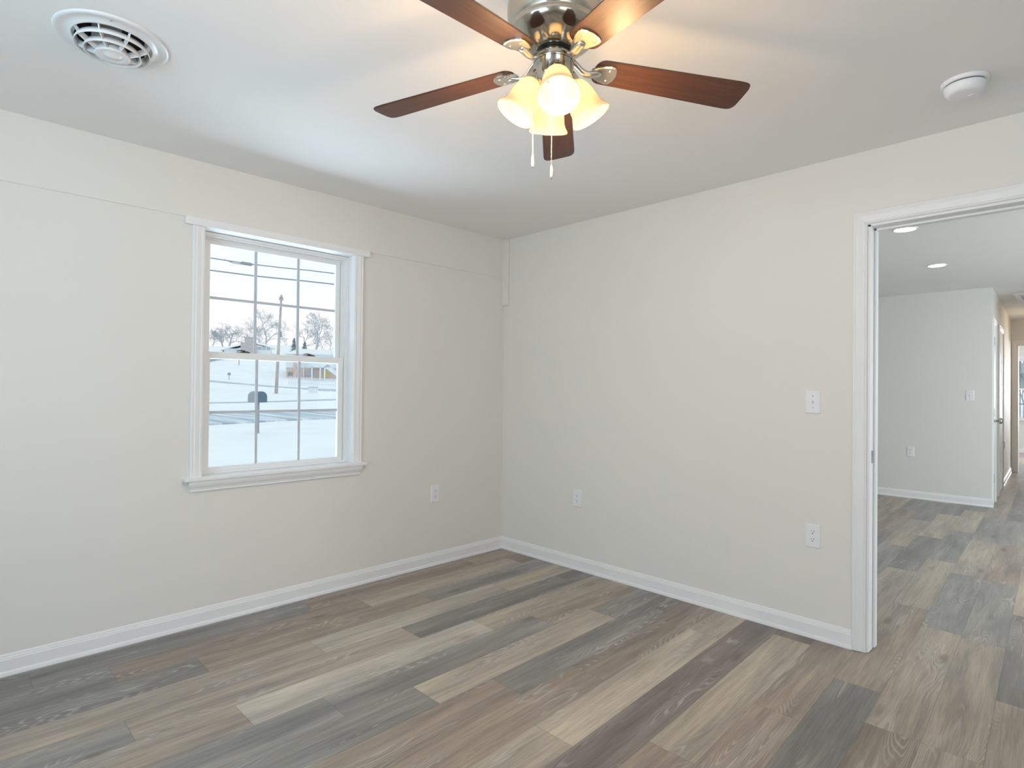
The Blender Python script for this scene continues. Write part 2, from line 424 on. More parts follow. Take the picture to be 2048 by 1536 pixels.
def build_floor():
    me = bpy.data.meshes.new('floor'); vs = []; fs = []; tones = []; g = []; ce = []
    x_lo, x_hi, y_lo, y_hi = -1.2, 6.2, YB - 0.1, 14.0

    def X(k, y):
        x = 0.93 + PW * k; s = min(max((x - 0.9) / 1.1, 0), 1) * 0.036
        return x - s * (y + 0.8)
    for k in range(-15, 34):
        j0, tn = COLS.get(k, (random.uniform(-1.2, 0), {}))
        n0 = int(math.floor((y_lo - j0) / PL)); n1 = int(math.ceil((y_hi - j0) / PL))
        for i in range(n0, n1):
            a, b = j0 + i * PL, j0 + (i + 1) * PL
            if k >= 7 and a > 0: a, b = j0 + i * (PL + 0.04), j0 + (i + 1) * (PL + 0.04)
            if k >= 7 and i >= 0: a, b = j0 + i * (PL + 0.04), j0 + (i + 1) * (PL + 0.04)
            a, b = max(a, y_lo), min(b, y_hi)
            if b <= a: continue
            o = len(vs)
            vs += [(X(k, a), a, 0), (X(k + 1, a), a, 0), (X(k + 1, b), b, 0), (X(k, b), b, 0)]; fs.append((o, o + 1, o + 2, o + 3))
            c = tn.get(i) or random.choice('LNMMBGGD'); q = random.uniform(0.94, 1.06)
            tones.append([v * q for v in TONES[c]])
            u, v = random.uniform(0, 50), random.uniform(0, 50)
            g.append([(u, v), (u + PW, v), (u + PW, v + b - a), (u, v + b - a)]); ce.append([(0, 0), (1, 0), (1, 1), (0, 1)])
    o = len(vs); z0, z1 = -0.16, -0.004
    vs += [(x_lo, y_lo, z0), (x_hi, y_lo, z0), (x_hi, y_hi, z0), (x_lo, y_hi, z0), (x_lo, y_lo, z1), (x_hi, y_lo, z1), (x_hi, y_hi, z1), (x_lo, y_hi, z1)]
    sub = [(3, 2, 1, 0), (4, 5, 6, 7), (0, 1, 5, 4), (1, 2, 6, 5), (2, 3, 7, 6), (3, 0, 4, 7)]
    fs += [tuple(i + o for i in f) for f in sub]
    me.from_pydata(vs, [], fs); me.materials.append(M['floor']); me.materials.append(M['subfloor'])
    col = me.attributes.new('tone', 'FLOAT_COLOR', 'FACE'); ug = me.uv_layers.new(name='grain'); uc = me.uv_layers.new(name='cell')
    for i, p in enumerate(me.polygons):
        if i < len(tones):
            col.data[i].color = (*tones[i], 1)
            for n, li in enumerate(p.loop_indices): ug.data[li].uv = g[i][n]; uc.data[li].uv = ce[i][n]
        else: p.material_index = 1; col.data[i].color = (0.3, 0.2, 0.1, 1)
    ob = bpy.data.objects.new('floor', me); C.objects.link(ob)
    tag(ob, 'grey and brown wood look plank floor running through both rooms', 'floor', kind='structure')


build_floor()

# ---------------------------------------------------------------- walls, ceiling
WY0, WY1, WZ0, WZ1 = -2.206, -1.326, 0.782, 2.098     # window opening
DX0, DX1, DZ = 2.549, 3.325, 2.075                      # doorway opening
struct('wall_left', MB().plate('x', -0.16, 0, YB, 0.0, -0.16, H, [(WY0 - 0.0015, WY1 + 0.0015, WZ0 - 0.01, WZ1 + 0.0015)]), M['wall'], 'cream wall with the sash window')
struct('wall_right', MB().plate('y', 0, T, -0.16, XR, 0, H, [(DX0, DX1, 0, DZ)]), M['wall'], 'cream wall with the doorway')
struct('wall_rear', MB().plate('y', YB - 0.16, YB, -0.16, XR + 0.16, 0, H, [(1.5, 3.5, 0.83, 2.08)]), M['wall'], 'cream wall behind the camera')
struct('wall_side', MB().plate('x', XR, XR + 0.16, YB, 0.0, 0, H, [(-3.95, -2.45, 0.83, 2.08)]), M['wall'], 'cream wall on the right of the camera')
struct('ceiling', MB().plate('z', H, H + 0.14, -1.2, 6.2, YB - 0.16, 14.0, [(0.85, 1.056, -2.898, -2.692)]), M['ceiling'], 'white ceiling over the rooms')
struct('trim_1', MB().box((0, YB, 2.137), (0.006, 0, H), 0.0), M['wall'], 'slightly proud painted band along the top of the left wall')
struct('trim_2', MB().box((0, -0.02, 1.916), (0.062, 0, H), 0.003), M['wall'], 'short painted batten in the top of the corner')

# living room, hall and the room at the end of it
struct('wall_far', MB().plate('y', YF, YF + T, -1.2, HX0, 0, H), M['wall_grey'], 'pale grey wall seen through the doorway')
hw = MB(); hw.prism([(HX0, YF + 0.001), (HX1, YE), (HX1 - T, YE), (HX0 - T, YF + 0.001)], 0.0, H)
struct('wall_hall', hw, M['wall'], 'cream hall wall beyond the living room')
struct('wall_hall_right', MB().plate('x', 3.45, 3.45 + T, YF + T, YE, 0, H), M['wall'], 'hall wall facing the doors')
struct('wall_far_right', MB().plate('y', YF, YF + T, 3.45, 6.0, 0, H), M['wall_grey'], 'living room wall right of the hall')
struct('wall_living_left', MB().plate('x', -1.15, -1.0, T, YF, 0, H), M['wall_grey'], 'left wall of the living room')
struct('wall_living_right', MB().plate('x', 5.95, 6.1, T, YF, 0, H, [(1.5, 3.7, 0.7, 2.1)]), M['wall_grey'], 'right wall of the living room')
struct('wall_living_front', MB().plate('y', 0.0, T, XR, 6.1, 0, H), M['wall_grey'], 'front wall of the living room')
EX0, EX1, EZ = 2.44, 3.22, 2.045
struct('wall_hall_end', MB().plate('y', YE, YE + T, 0.8, 4.8, 0, H, [(EX0, EX1, 0, EZ)]), M['wall'], 'wall with a doorway at the end of the hall')
EW = (1.905, 2.735, 0.72, 2.0)
struct('wall_window_end', MB().plate('y', YW, YW + 0.16, 0.8, 4.8, 0, H, [EW]), M['wall_grey'], 'window wall of the room beyond the hall')
struct('wall_end_left', MB().plate('x', 0.7, 0.8, YE, YW, 0, H), M['wall_grey'], 'left wall of the room beyond the hall')
struct('wall_end_right', MB().plate('x', 4.8, 4.9, YE, YW, 0, H), M['wall_grey'], 'right wall of the room beyond the hall')

# ---------------------------------------------------------------- baseboards
BB = [(0, 0), (0.019, 0), (0.019, 0.006), (0.0165, 0.016), (0.011, 0.020), (0.011, 0.068), (0.0085, 0.071), (0.0085, 0.076), (0.006, 0.080), (0.005, 0.087), (0.0025, 0.091), (0, 0.092)]


def baseboard(name, p0, p1, nrm, label, m=M['trim']):
    b = MB(); b.sweep(BB, p0, p1, nrm, (0, 0, 1)); struct(name, b, m, label)


baseboard('baseboard_left', (0, YB, 0), (0, 0, 0), (1, 0, 0), 'white baseboard under the window wall')
baseboard('baseboard_right', (0, 0, 0), (2.487, 0, 0), (0, -1, 0), 'white baseboard along the doorway wall')
baseboard('baseboard_rear', (0, YB, 0), (XR, YB, 0), (0, 1, 0), 'white baseboard behind the camera')
baseboard('baseboard_side', (XR, YB, 0), (XR, 0, 0), (-1, 0, 0), 'white baseboard right of the camera')
baseboard('baseboard_far', (-1.0, YF, 0), (HX0 + 0.016, YF, 0), (0, -1, 0), 'white baseboard of the living room far wall')
hn = Vector((1, (HX0 - HX1) / (YE - YF), 0)).normalized()
baseboard('baseboard_hall', (hall_x(7.0), 7.0, 0), (hall_x(YE), YE, 0), hn, 'white baseboard in the hall')
baseboard('baseboard_end', (0.8, YW, 0), (4.8, YW, 0), (0, -1, 0), 'white baseboard under the far window')

# ---------------------------------------------------------------- doorway casing
CAS = [(0, 0), (0.061, 0), (0.061, 0.012), (0.057, 0.0165), (0.051, 0.017), (0.047, 0.0145), (0.043, 0.0148), (0.039, 0.0165), (0.032, 0.0150), (0.020, 0.0115), (0.014, 0.0105), (0.012, 0.0125), (0.009, 0.0128), (0.006, 0.0105), (0.003, 0.0105), (0, 0.0075)]
# u runs from the opening edge outwards, v out of the wall


def casing(b, x0, x1, zt, y, ny, w=1.0):
    P = [(u * w, v) for u, v in CAS]
    b.sweep(P, (x0, y, 0.002), (x0, y, zt), (-1, 0, 0), (0, ny, 0), 0, 1)
    b.sweep(P, (x1, y, 0.002), (x1, y, zt), (1, 0, 0), (0, ny, 0), 0, 1)
    b.sweep(P, (x0, y, zt), (x1, y, zt), (0, 0, 1), (0, ny, 0), -1, 1)


d1 = thing('door_1', ((DX0 + DX1) / 2, 0, 0), 'white cased doorway to the living room', 'doorway', kind='structure')
b = MB(); casing(b, DX0 - 0.004, DX1 + 0.004, DZ + 0.004, 0, -1); casing(b, DX0 - 0.004, DX1 + 0.004, DZ + 0.004, T, 1)
b.build('casing', M['trim'], d1)
b = MB()
JT = 0.016
b.box((DX0 - 0.002, -0.001, 0.006), (DX0 + JT - 0.008, T + 0.001, DZ)); b.box((DX1 - JT + 0.008, -0.001, 0.006), (DX1 + 0.002, T + 0.001, DZ)); b.box((DX0 - 0.002, -0.001, DZ - JT + 0.008), (DX1 + 0.002, T + 0.001, DZ + 0.002))
b.build('jamb', M['trim'], d1)
b = MB(); st = 0.011; j = DX0 + JT - 0.008; k = DX1 - JT + 0.008; zt = DZ - JT + 0.008
b.box((j, 0.062, 0.012), (j + st, 0.1, zt), 0.002); b.box((k - st, 0.062, 0.012), (k, 0.1, zt), 0.002); b.box((j, 0.062, zt - st), (k, 0.1, zt), 0.002)
b.build('door_stop', M['trim'], d1)
b = MB(); b.box((j, 0.030, 0.915), (j + 0.002, 0.056, 0.975), 0.0006); b.box((j + 0.0015, 0.037, 0.93), (j + 0.0026, 0.049, 0.96))
tag(b.build('strike_plate', M['weathered'], d1), 'grey metal strike plate')

# end of the hall doorway
d4 = thing('door_4', ((EX0 + EX1) / 2, YE, 0), 'white cased doorway at the end of the hall', 'doorway', kind='structure')
b = MB(); casing(b, EX0, EX1, EZ, YE, -1, 1.15); b.build('casing', M['trim'], d4)
b = MB(); b.box((EX0 - 0.002, YE - 0.001, 0.004), (EX0 + 0.012, YE + T, EZ)); b.box((EX1 - 0.012, YE - 0.001, 0.004), (EX1 + 0.002, YE + T, EZ)); b.box((EX0, YE - 0.001, EZ - 0.012), (EX1, YE + T, EZ + 0.002))
b.build('jamb', M['trim'], d4)


# hall doors in the hall's left wall
def hall_door(name, y0, y1, ztop, label, knob_y=None, hinges=False):
    t = thing(name, (hall_x((y0 + y1) / 2), (y0 + y1) / 2, 0), label, 'door', kind='structure')
    A, B = Vector((hall_x(y0), y0, 0)), Vector((hall_x(y1), y1, 0)); d = (B - A).normalized()
    P = [(u, v) for u, v in CAS]; cw = 0.06
    b = MB(); a0, b0 = A + d * cw, B - d * cw; up = Vector((0, 0, 1))
    b.sweep(P, a0, a0 + up * ztop, -d, hn, 0, 1); b.sweep(P, b0, b0 + up * ztop, d, hn, 0, 1); b.sweep(P, a0 + up * ztop, b0 + up * ztop, up, hn, -1, 1)
    b.build('casing', M['trim'], t)
    b = MB(); pts = [a0, b0, b0 + hn * 0.006, a0 + hn * 0.006]
    b.prism([(p.x, p.y) for p in pts], 0.012, ztop)
    L = (b0 - a0).length
    for (u0, u1, z0, z1) in ((0.12, 0.44, 0.25, 0.95), (0.56, 0.88, 0.25, 0.95), (0.12, 0.44, 1.1, 1.85), (0.56, 0.88, 1.1, 1.85)):
        q0, q1 = a0 + d * (L * u0), a0 + d * (L * u1)
        b.prism([(p.x, p.y) for p in (q0 + hn * 0.005, q1 + hn * 0.005, q1 + hn * 0.009, q0 + hn * 0.009)], z0, z1)
    leaf = b.build('door_leaf', M['trim'], t)
    if hinges:
        for z in (0.31, 1.05, 1.85):
            b = MB(); q = a0 + hn * 0.012; b.tube([q + up * (z - 0.045), q + up * (z + 0.045)], 0.007, 8)
            b.build('hinge', M['steel'], t)
    if knob_y is not None:
        q = Vector((hall_x(knob_y), knob_y, 0.955)); mtx = Matrix.Translation(q + hn * 0.004) @ hn.to_track_quat('Z', 'Y').to_matrix().to_4x4()
        b = MB(); b.lathe([(0, 0), (0.034, 0), (0.034, 0.008), (0.015, 0.012), (0.012, 0.038), (0.020, 0.045), (0.031, 0.055), (0.033, 0.068), (0.027, 0.080), (0.013, 0.086), (0, 0.087)], 20, mtx)
        tag(b.build('door_knob', M['steel'], leaf), 'dark nickel round knob')


hall_door('door_2', 5.125, 5.62, 2.05, 'white hinged hall door with round knob nearest the living room', 5.22, True)
hall_door('door_3', 6.06, 6.92, 2.05, 'white hall door further down the hall')

# ---------------------------------------------------------------- the sash window
wn = thing('window_1', (0, (WY0 + WY1) / 2, WZ0), 'white double hung sash window with grilles', 'window', kind='structure')
b = MB(); P = CAS
b.sweep([(u, v * 1.0) for u, v in P], (0, WY0, WZ0), (0, WY0, WZ1), (0, -1, 0), (1, 0, 0)); b.sweep(P, (0, WY1, WZ0), (0, WY1, WZ1), (0, 1, 0), (1, 0, 0))
b.build('casing', M['trim'], wn)
MB().box((0, -2.303, WZ1), (0.026, -1.226, 2.139), 0.002).build('head_board', M['trim'], wn)
b = MB(); b.box((-0.075, WY0, 0.7735), (0.0, WY1, 0.7815)); b.box((-0.001, -2.296, 0.762), (0.04, -1.238, 0.782), 0.005)
b.build('sill', M['trim'], wn)
AP = [(0, 0), (0.013, 0), (0.0145, 0.004), (0.013, 0.008), (0.016, 0.018), (0.0235, 0.030), (0.028, 0.042), (0.028, 0.047), (0.031, 0.049), (0.031, 0.056), (0, 0.056)]
b = MB(); b.sweep(AP, (0, -2.252, 0.706), (0, -1.288, 0.706), (1, 0, 0), (0, 0, 1), -0.75, 0.75); b.build('apron', M['trim'], wn)
b = MB(); jd = -0.075
b.box((jd, WY0 - 0.001, WZ0), (0.001, WY0 + 0.0015, WZ1)); b.box((jd, WY1 - 0.0015, WZ0), (0.001, WY1 + 0.001, WZ1)); b.box((jd, WY0 + 0.0015, WZ1 - 0.0015), (0.001, WY1 - 0.0015, WZ1 + 0.001))
b.build('jamb_liner', M['trim'], wn)
# vinyl frame with stepped tracks
b = MB(); fy0, fy1, fz0, fz1 = WY0 + 0.002, WY1 - 0.002, WZ0, WZ1 - 0.003
for n_, (d0, d1, wd) in enumerate(((-0.15, -0.066, 0.014), (-0.149, -0.074, 0.022), (-0.148, -0.108, 0.032))):
    e_ = 0.0007 * n_
    b.box((d0, fy0 + e_, fz0 + e_), (d1, fy0 + wd, fz1 - e_)); b.box((d0, fy1 - wd, fz0 + e_), (d1, fy1 - e_, fz1 - e_)); b.box((d0 + 0.0003, fy0 + wd, fz1 - wd), (d1 - 0.0003, fy1 - wd, fz1 - e_))
b.box((-0.1495, fy0 + 0.014, fz0 + 0.0005), (-0.0665, fy1 - 0.014, fz0 + 0.011))
b.build('window_frame', M['vinyl'], wn)


def sash(name, y0, y1, z0, z1, x0, x1, ty, tb, tt, my, mz, label):
    b = MB(); b.box((x0, y0, z0), (x1, y0 + ty, z1), 0.003); b.box((x0, y1 - ty, z0), (x1, y1, z1), 0.003)
    b.box((x0 + 0.0006, y0 + ty - 0.001, z0 + 0.0006), (x1 - 0.0006, y1 - ty + 0.001, z0 + tb), 0.002); b.box((x0 + 0.0006, y0 + ty - 0.001, z1 - tt), (x1 - 0.0006, y1 - ty + 0.001, z1 - 0.0006), 0.002)
    s = b.build(name, M['vinyl'], wn); tag(s, label)
    xm = (x0 + x1) / 2
    MB().box((xm - 0.012, y0 + ty - 0.004, z0 + tb - 0.004), (xm + 0.006, y1 - ty + 0.004, z1 - tt + 0.004)).build('glass', M['glass'], s)
    b = MB()
    for y in my: b.box((xm - 0.006, y - 0.0075, z0 + tb), (xm, y + 0.0075, z1 - tt))
    b.box((xm - 0.0055, y0 + ty, mz - 0.0075), (xm - 0.0005, y1 - ty, mz + 0.0075))
    tag(b.build('grille', M['muntin'], s), 'grille bars in backlit grey')
    return s


up_ = sash('upper_sash', -2.172, -1.362, 1.41, 2.068, -0.137, -0.112, 0.030, 0.038, 0.026, (-1.891, -1.635), 1.749, 'upper sash')
lo_ = sash('lower_sash', -2.182, -1.352, 0.79, 1.449, -0.104, -0.078, 0.035, 0.027, 0.037, (-1.891, -1.636), 1.115, 'lower sash')
for yc in (-1.967, -1.575):
    b = MB(); b.box((-0.112, yc - 0.035, 1.448), (-0.083, yc + 0.035, 1.452), 0.001)
    b.lathe([(0.0, 0.010), (0.010, 0.009), (0.020, 0.005), (0.024, 0.0)], 16, Matrix.Translation((-0.098, yc + 0.012, 1.451)) @ Matrix.Diagonal((0.5, 1.2, 1, 1)), cap1=True)
    b.tube([(-0.098, yc + 0.012, 1.460), (-0.09, yc - 0.01, 1.4625), (-0.082, yc - 0.040, 1.459)], [0.0035, 0.0035, 0.0025], 6)
    tag(b.build('sash_lock', M['bronze'], lo_), 'dark bronze cam lock')
for z, s in ((2.036, up_), (0.822, lo_)):
    pass

# windows behind the camera and in the other rooms (frames only where light comes in); the side one is made up for fill
for n, (axis, w_, u0, u1, v0, v1, lab) in {2: ('y', YB - 0.08, 1.5, 3.5, 0.83, 2.08, 'window behind the camera'), 3: ('x', XR + 0.08, -3.95, -2.45, 0.83, 2.08, 'window added right of the camera for fill light'),
                                           4: ('x', 6.03, 1.5, 3.7, 0.7, 2.1, 'living room window')}.items():
    t = thing('window_%d' % n, (0, 0, 0), 'white sash ' + lab, 'window', kind='structure')
    b = MB(); q = 0.05; um = (u0 + u1) / 2; vm = (v0 + v1) / 2
    b.plate(axis, w_ - 0.03, w_ + 0.03, u0, u1, v0, v1, [(u0 + q, um - q / 2, v0 + q, vm - q / 2), (um + q / 2, u1 - q, v0 + q, vm - q / 2), (u0 + q, um - q / 2, vm + q / 2, v1 - q), (um + q / 2, u1 - q, vm + q / 2, v1 - q)])
    b.build('window_frame', M['vinyl'], t)
# the far window at the end of the hall, with grilles
t = thing('window_5', (2.5, YW, 0.7), 'white grilled window at the end of the hall', 'window', kind='structure')
b = MB(); q = 0.035; zm = 1.36
b.plate('y', YW + 0.03, YW + 0.09, EW[0], EW[1], EW[2], EW[3], [(EW[0] + q, EW[1] - q, EW[2] + q, zm - q / 2), (EW[0] + q, EW[1] - q, zm + q / 2, EW[3] - q)])
b.build('window_frame', M['vinyl'], t)
b = MB(); casing(b, EW[0], EW[1], EW[3], YW, -1)
b.build('casing', M['trim'], t)
MB().box((EW[0] - 0.09, YW - 0.04, EW[2] - 0.03), (EW[1] + 0.09, YW + 0.02, EW[2]), 0.004).build('sill', M['trim'], t)
b = MB()
for i in (1, 2): x = EW[0] + (EW[1] - EW[0]) * i / 3; b.box((x - 0.008, YW + 0.055, EW[2] + q), (x + 0.008, YW + 0.065, EW[3] - q))
for z in ((EW[2] + zm) / 2, (EW[3] + zm) / 2): b.box((EW[0] + q, YW + 0.056, z - 0.012), (EW[1] - q, YW + 0.064, z + 0.012))
b.build('grille', M['grille_backlit'], t)
MB().box((EW[0] + q - 0.003, YW + 0.066, EW[2] + q), (EW[1] - q + 0.003, YW + 0.07, EW[3] - q)).build('glass', M['glass'], t)


# ---------------------------------------------------------------- outlets and switches (local: x right, y out of the wall, z up)
def rounded(w_, h_, r, n=5):
    pts = []
    for cx, cz, a0 in ((w_ / 2 - r, h_ / 2 - r, 0), (-w_ / 2 + r, h_ / 2 - r, 90), (-w_ / 2 + r, -h_ / 2 + r, 180), (w_ / 2 - r, -h_ / 2 + r, 270)):
        for k in range(n): a = math.radians(a0 + 90 * k / (n - 1)); pts.append((cx + r * math.cos(a), cz + r * math.sin(a)))
    return pts


XZ = Matrix(((1, 0, 0, 0), (0, 0, 1, 0), (0, 1, 0, 0), (0, 0, 0, 1)))     # prism height goes along +y


def plate_part(root, w_=0.074, h_=0.120):
    b = MB(); a, c = rounded(w_, h_, 0.004), rounded(w_ - 0.008, h_ - 0.008, 0.003); n = len(a)
    vs = [(x, 0, z) for x, z in a] + [(x, 0.0025, z) for x, z in a] + [(x, 0.0058, z) for x, z in c]
    fs = [(k, (k + 1) % n, n + (k + 1) % n, n + k) for k in range(n)] + [(n + k, n + (k + 1) % n, 2 * n + (k + 1) % n, 2 * n + k) for k in range(n)] + [list(range(2 * n, 3 * n)), list(range(n))[::-1]]
    b.add(vs, fs); return b.build('cover_plate', M['plate'], root)


def make_outlet(label, loc, rz):
    root = thing('wall_outlet', loc, label, 'outlet', 'duplex wall outlets', world=False); root.rotation_euler.z = rz
    pl = plate_part(root)
    for zc in (0.0195, -0.0195):
        b = MB(); pts = []
        for k in range(32):
            a = 2 * PI * k / 32; x, z = 0.0172 * math.cos(a), 0.0172 * math.sin(a); pts.append((x, max(min(z, 0.0135), -0.0135) + zc))
        b.prism(pts, 0.0055, 0.0075, XZ); r = b.build('receptacle', M['plate'], root)
        b = MB(); b.box((-0.0075, 0.0073, zc + 0.0005), (-0.0053, 0.0078, zc + 0.0095)); b.box((0.0053, 0.0073, zc + 0.0015), (0.0073, 0.0078, zc + 0.0085))
        b.prism([(0.0028 * math.cos(2 * PI * k / 12), zc - 0.0065 + 0.0028 * math.sin(2 * PI * k / 12)) for k in range(12)], 0.0073, 0.0078, XZ)
        tag(b.build('slots', M['slot'], r), 'dark slots')
    b = MB(); b.lathe([(0.0032, 0), (0.0030, 0.0012), (0, 0.0016)], 12, Matrix.Translation((0, 0.0056, 0)) @ Matrix.Rotation(-PI / 2, 4, 'X')); b.build('screw', M['plate'], root)
    return root


def place_copy(src, label, loc, rz):
    c = copy_tree(src); c.location = loc; c.rotation_euler = (0, 0, rz); c['label'] = label; return c


# rz: the plate's local +y must point into the room
o1 = make_outlet('white duplex outlet low on the wall beside the doorway casing', (2.303, -0.0, 0.52), PI)
place_copy(o1, 'white duplex outlet low on the doorway wall, near the room corner', (0.762, -0.0, 0.497), PI)
place_copy(o1, 'white duplex outlet low on the window wall, between window and corner', (0.0, -0.666, 0.506), -PI / 2)
place_copy(o1, 'white duplex outlet on the grey wall seen through the doorway', (1.762, YF, 0.556), PI)
place_copy(o1, 'white duplex outlet on the hall wall past the doors', (hall_x(7.35), 7.35, 0.55), -PI / 2 + math.atan2(-(HX0 - HX1), YE - YF) * -1)


def make_switch(label, loc, rz):
    root = thing('light_switch', loc, label, 'light switch', 'toggle light switches', world=False); root.rotation_euler.z = rz
    plate_part(root)
    b = MB(); b.box((-0.0052, 0.0055, -0.012), (0.0052, 0.0066, 0.012), 0.0004); b.build('toggle_collar', M['plate'], root)
    b = MB(); b.add([(-0.004, 0.006, -0.009), (0.004, 0.006, -0.009), (0.004, 0.006, 0.003), (-0.004, 0.006, 0.003), (-0.003, 0.0165, 0.004), (0.003, 0.0165, 0.004), (0.003, 0.015, 0.010), (-0.003, 0.015, 0.010)],
                    [(0, 1, 2, 3), (4, 5, 6, 7), (0, 1, 5, 4), (1, 2, 6, 5), (2, 3, 7, 6), (3, 0, 4, 7)]); b.build('toggle', M['plate'], root)
    for z in (0.030, -0.030):
        b = MB(); b.lathe([(0.0032, 0), (0.0030, 0.0012), (0, 0.0016)], 12, Matrix.Translation((0, 0.0056, z)) @ Matrix.Rotation(-PI / 2, 4, 'X')); b.build('screw', M['steel'], root)
    return root


s1 = make_switch('white toggle light switch on the cream wall beside the doorway', (2.3, 0.0, 1.208), PI)
place_copy(s1, 'white toggle light switch on the grey wall seen through the doorway', (2.325, YF, 1.236), PI)

# ---------------------------------------------------------------- round ceiling diffuser
VC = Vector((0.953, -2.795, H))
v = thing('ceiling_vent', VC, 'round white stepped ceiling air vent above the window wall', 'air vent', world=False)
b = MB(); b.lathe([(0.166, -0.0), (0.1665, -0.004), (0.163, -0.0075), (0.155, -0.0072), (0.142, -0.004), (0.128, -0.004), (0.119, -0.010), (0.115, -0.012), (0.113, -0.008), (0.113, 0.0)], 72); b.build('flange', M['vent'], v)
b = MB(); b.lathe([(0.113, 0.002), (0.112, 0.13)], 48, cap1=True); b.build('duct', M['duct'], v)
for r0, z0, r1, z1 in ((0.099, -0.015, 0.107, -0.036), (0.073, -0.028, 0.081, -0.050)):
    b = MB(); b.lathe([(r0, z0), (r1 - 0.002, z1 * 0.6 + z0 * 0.4), (r1, z1), (r1 + 0.0025, z1 - 0.001), (r1 + 0.001, z1 * 0.6 + z0 * 0.4), (r0 + 0.002, z0)], 72, close=True); b.build('ring', M['vent'], v)
b = MB(); b.lathe([(0.040, -0.028), (0.050, -0.050), (0.052, -0.056), (0.050, -0.0585), (0.034, -0.054), (0.026, -0.053), (0.022, -0.058), (0.0, -0.060)], 48); b.build('centre_cup', M['vent'], v)
for k in range(8):
    rot = Matrix.Rotation(2 * PI * k / 8 + 0.25, 4, 'Z')
    pr = [(0.050, -0.055), (0.080, -0.0455), (0.104, -0.0325), (0.1145, -0.011), (0.113, -0.002), (0.100, -0.014), (0.074, -0.027), (0.045, -0.038)]; n = len(pr)
    b = MB(); b.add([(r, s_, z) for s_ in (-0.0014, 0.0014) for r, z in pr], [list(range(n)), list(range(n, 2 * n))[::-1]] + [(q, (q + 1) % n, n + (q + 1) % n, n + q) for q in range(n)], False, rot)
    b.build('vane', M['vent'], v)
for a in (PI * 0.93, -0.07 * PI):
    b = MB(); b.lathe([(0.004, 0.0), (0.0035, -0.002), (0, -0.003)], 10, Matrix.Translation((0.136 * math.cos(a), 0.136 * math.sin(a), -0.004))); b.build('screw', M['steel'], v)

# ---------------------------------------------------------------- smoke detector
s = thing('smoke_detector', (2.978, -0.470, H), 'round white smoke detector on the ceiling toward the doorway', 'smoke detector', world=False)
MB().lathe([(0.073, 0), (0.073, -0.010), (0.070, -0.014), (0.050, -0.0142)], 48).build('mounting_base', M['plate'], s)
b = MB(); b.lathe([(0.0635, -0.0135), (0.0640, -0.0185)], 48); tag(b.build('sensing_gap', M['slot'], s), 'dark slit under the base')
MB().lathe([(0.052, -0.018), (0.0655, -0.018), (0.066, -0.022), (0.064, -0.034), (0.058, -0.046), (0.053, -0.051), (0.046, -0.053), (0.022, -0.055), (0.0, -0.055)], 48).build('cap', M['plate'], s)
b = MB(); b.lathe([(0.009, -0.053), (0.009, -0.0565), (0.007, -0.0575), (0, -0.058)], 20, Matrix.Translation((0.018, 0.012, 0))); b.build('test_button', M['plate'], s)

# ---------------------------------------------------------------- recessed lights and hall grille
r = thing('recessed_light', (2.357, 1.735, H), 'round recessed light nearest the doorway in the next room', 'recessed light', 'recessed lights in the living room', world=False)
MB().lathe([(0.078, 0), (0.078, -0.003), (0.070, -0.006), (0.066, -0.0045), (0.066, 0)], 40).build('trim_ring', M['plate'], r)
MB().lathe([(0.067, -0.0035), (0.067, -0.0045), (0, -0.005)], 40).build('lens', M['led'], r)
for lab, x, y in (('round recessed light deeper in the next room, toward the grey wall', 2.292, 3.34),):
    c = copy_tree(r); c.location = (x, y, H); c['label'] = lab
for x, y, lab in ((4.4, 1.735, 'round recessed light in the next room, right of the doorway, nearer the bedroom'), (4.4, 3.34, 'round recessed light in the next room, right of the doorway, deeper in')):
    c = copy_tree(r); c.location = (x, y, H); c['label'] = lab
g = thing('ceiling_grille', (2.84, 6.15, H), 'white rectangular return grille on the hall ceiling', 'air vent', world=False)
b = MB(); b.plate('z', -0.012, 0.0, -0.2, 0.2, -0.34, 0.34, [(-0.15, 0.15, -0.29, 0.29)]); b.build('grille_frame', M['vent'], g)
b = MB(); b.box((-0.155, -0.295, -0.002), (0.155, 0.295, -0.0005)); b.build('duct_opening', M['weathered'], g)
b = MB()
for k in range(18):
    y = -0.27 + 0.54 * k / 17; b.add([(-0.152, y, -0.003), (0.152, y, -0.003), (0.152, y + 0.012, -0.011), (-0.152, y + 0.012, -0.011), (-0.152, y + 0.002, -0.003), (0.152, y + 0.002, -0.003), (0.152, y + 0.014, -0.011), (-0.152, y + 0.014, -0.011)],
                                     [(0, 1, 2, 3), (7, 6, 5, 4), (0, 1, 5, 4), (1, 2, 6, 5), (2, 3, 7, 6), (3, 0, 4, 7)])
b.build('louvers', M['vent'], g)

# ---------------------------------------------------------------- ceiling fan (local origin: ceiling point above the hub)
FC = Vector((2.235, -1.973, H))
fan = thing('ceiling_fan', FC, 'five blade brushed nickel ceiling fan with four lit bell shades', 'ceiling fan', world=False)
Z = lambda z: z - H
hou = MB().lathe([(0.0, 0.0), (0.107, 0.0), (0.109, -0.028), (0.119, -0.045), (0.129, -0.068), (0.1335, -0.090), (0.134, -0.108), (0.132, -0.128), (0.127, -0.146), (0.1245, -0.152), (0.1235, -0.155), (0.1255, -0.158), (0.1255, -0.163),
                  (0.122, -0.172), (0.113, -0.184), (0.098, -0.197), (0.080, -0.208), (0.064, -0.215), (0.056, -0.217), (0.0, -0.218)], 96).build('motor_housing', M['nickel'], fan)
b = MB(); b.lathe([(0.045, -0.2165), (0.050, -0.217), (0.050, -0.2205), (0.044, -0.221)], 48, cap1=True); tag(b.build('shadow_ring', M['black_metal'], fan), 'black ring painting the shadow gap under the motor')  # black ring stands in for the shaded gap below the housing
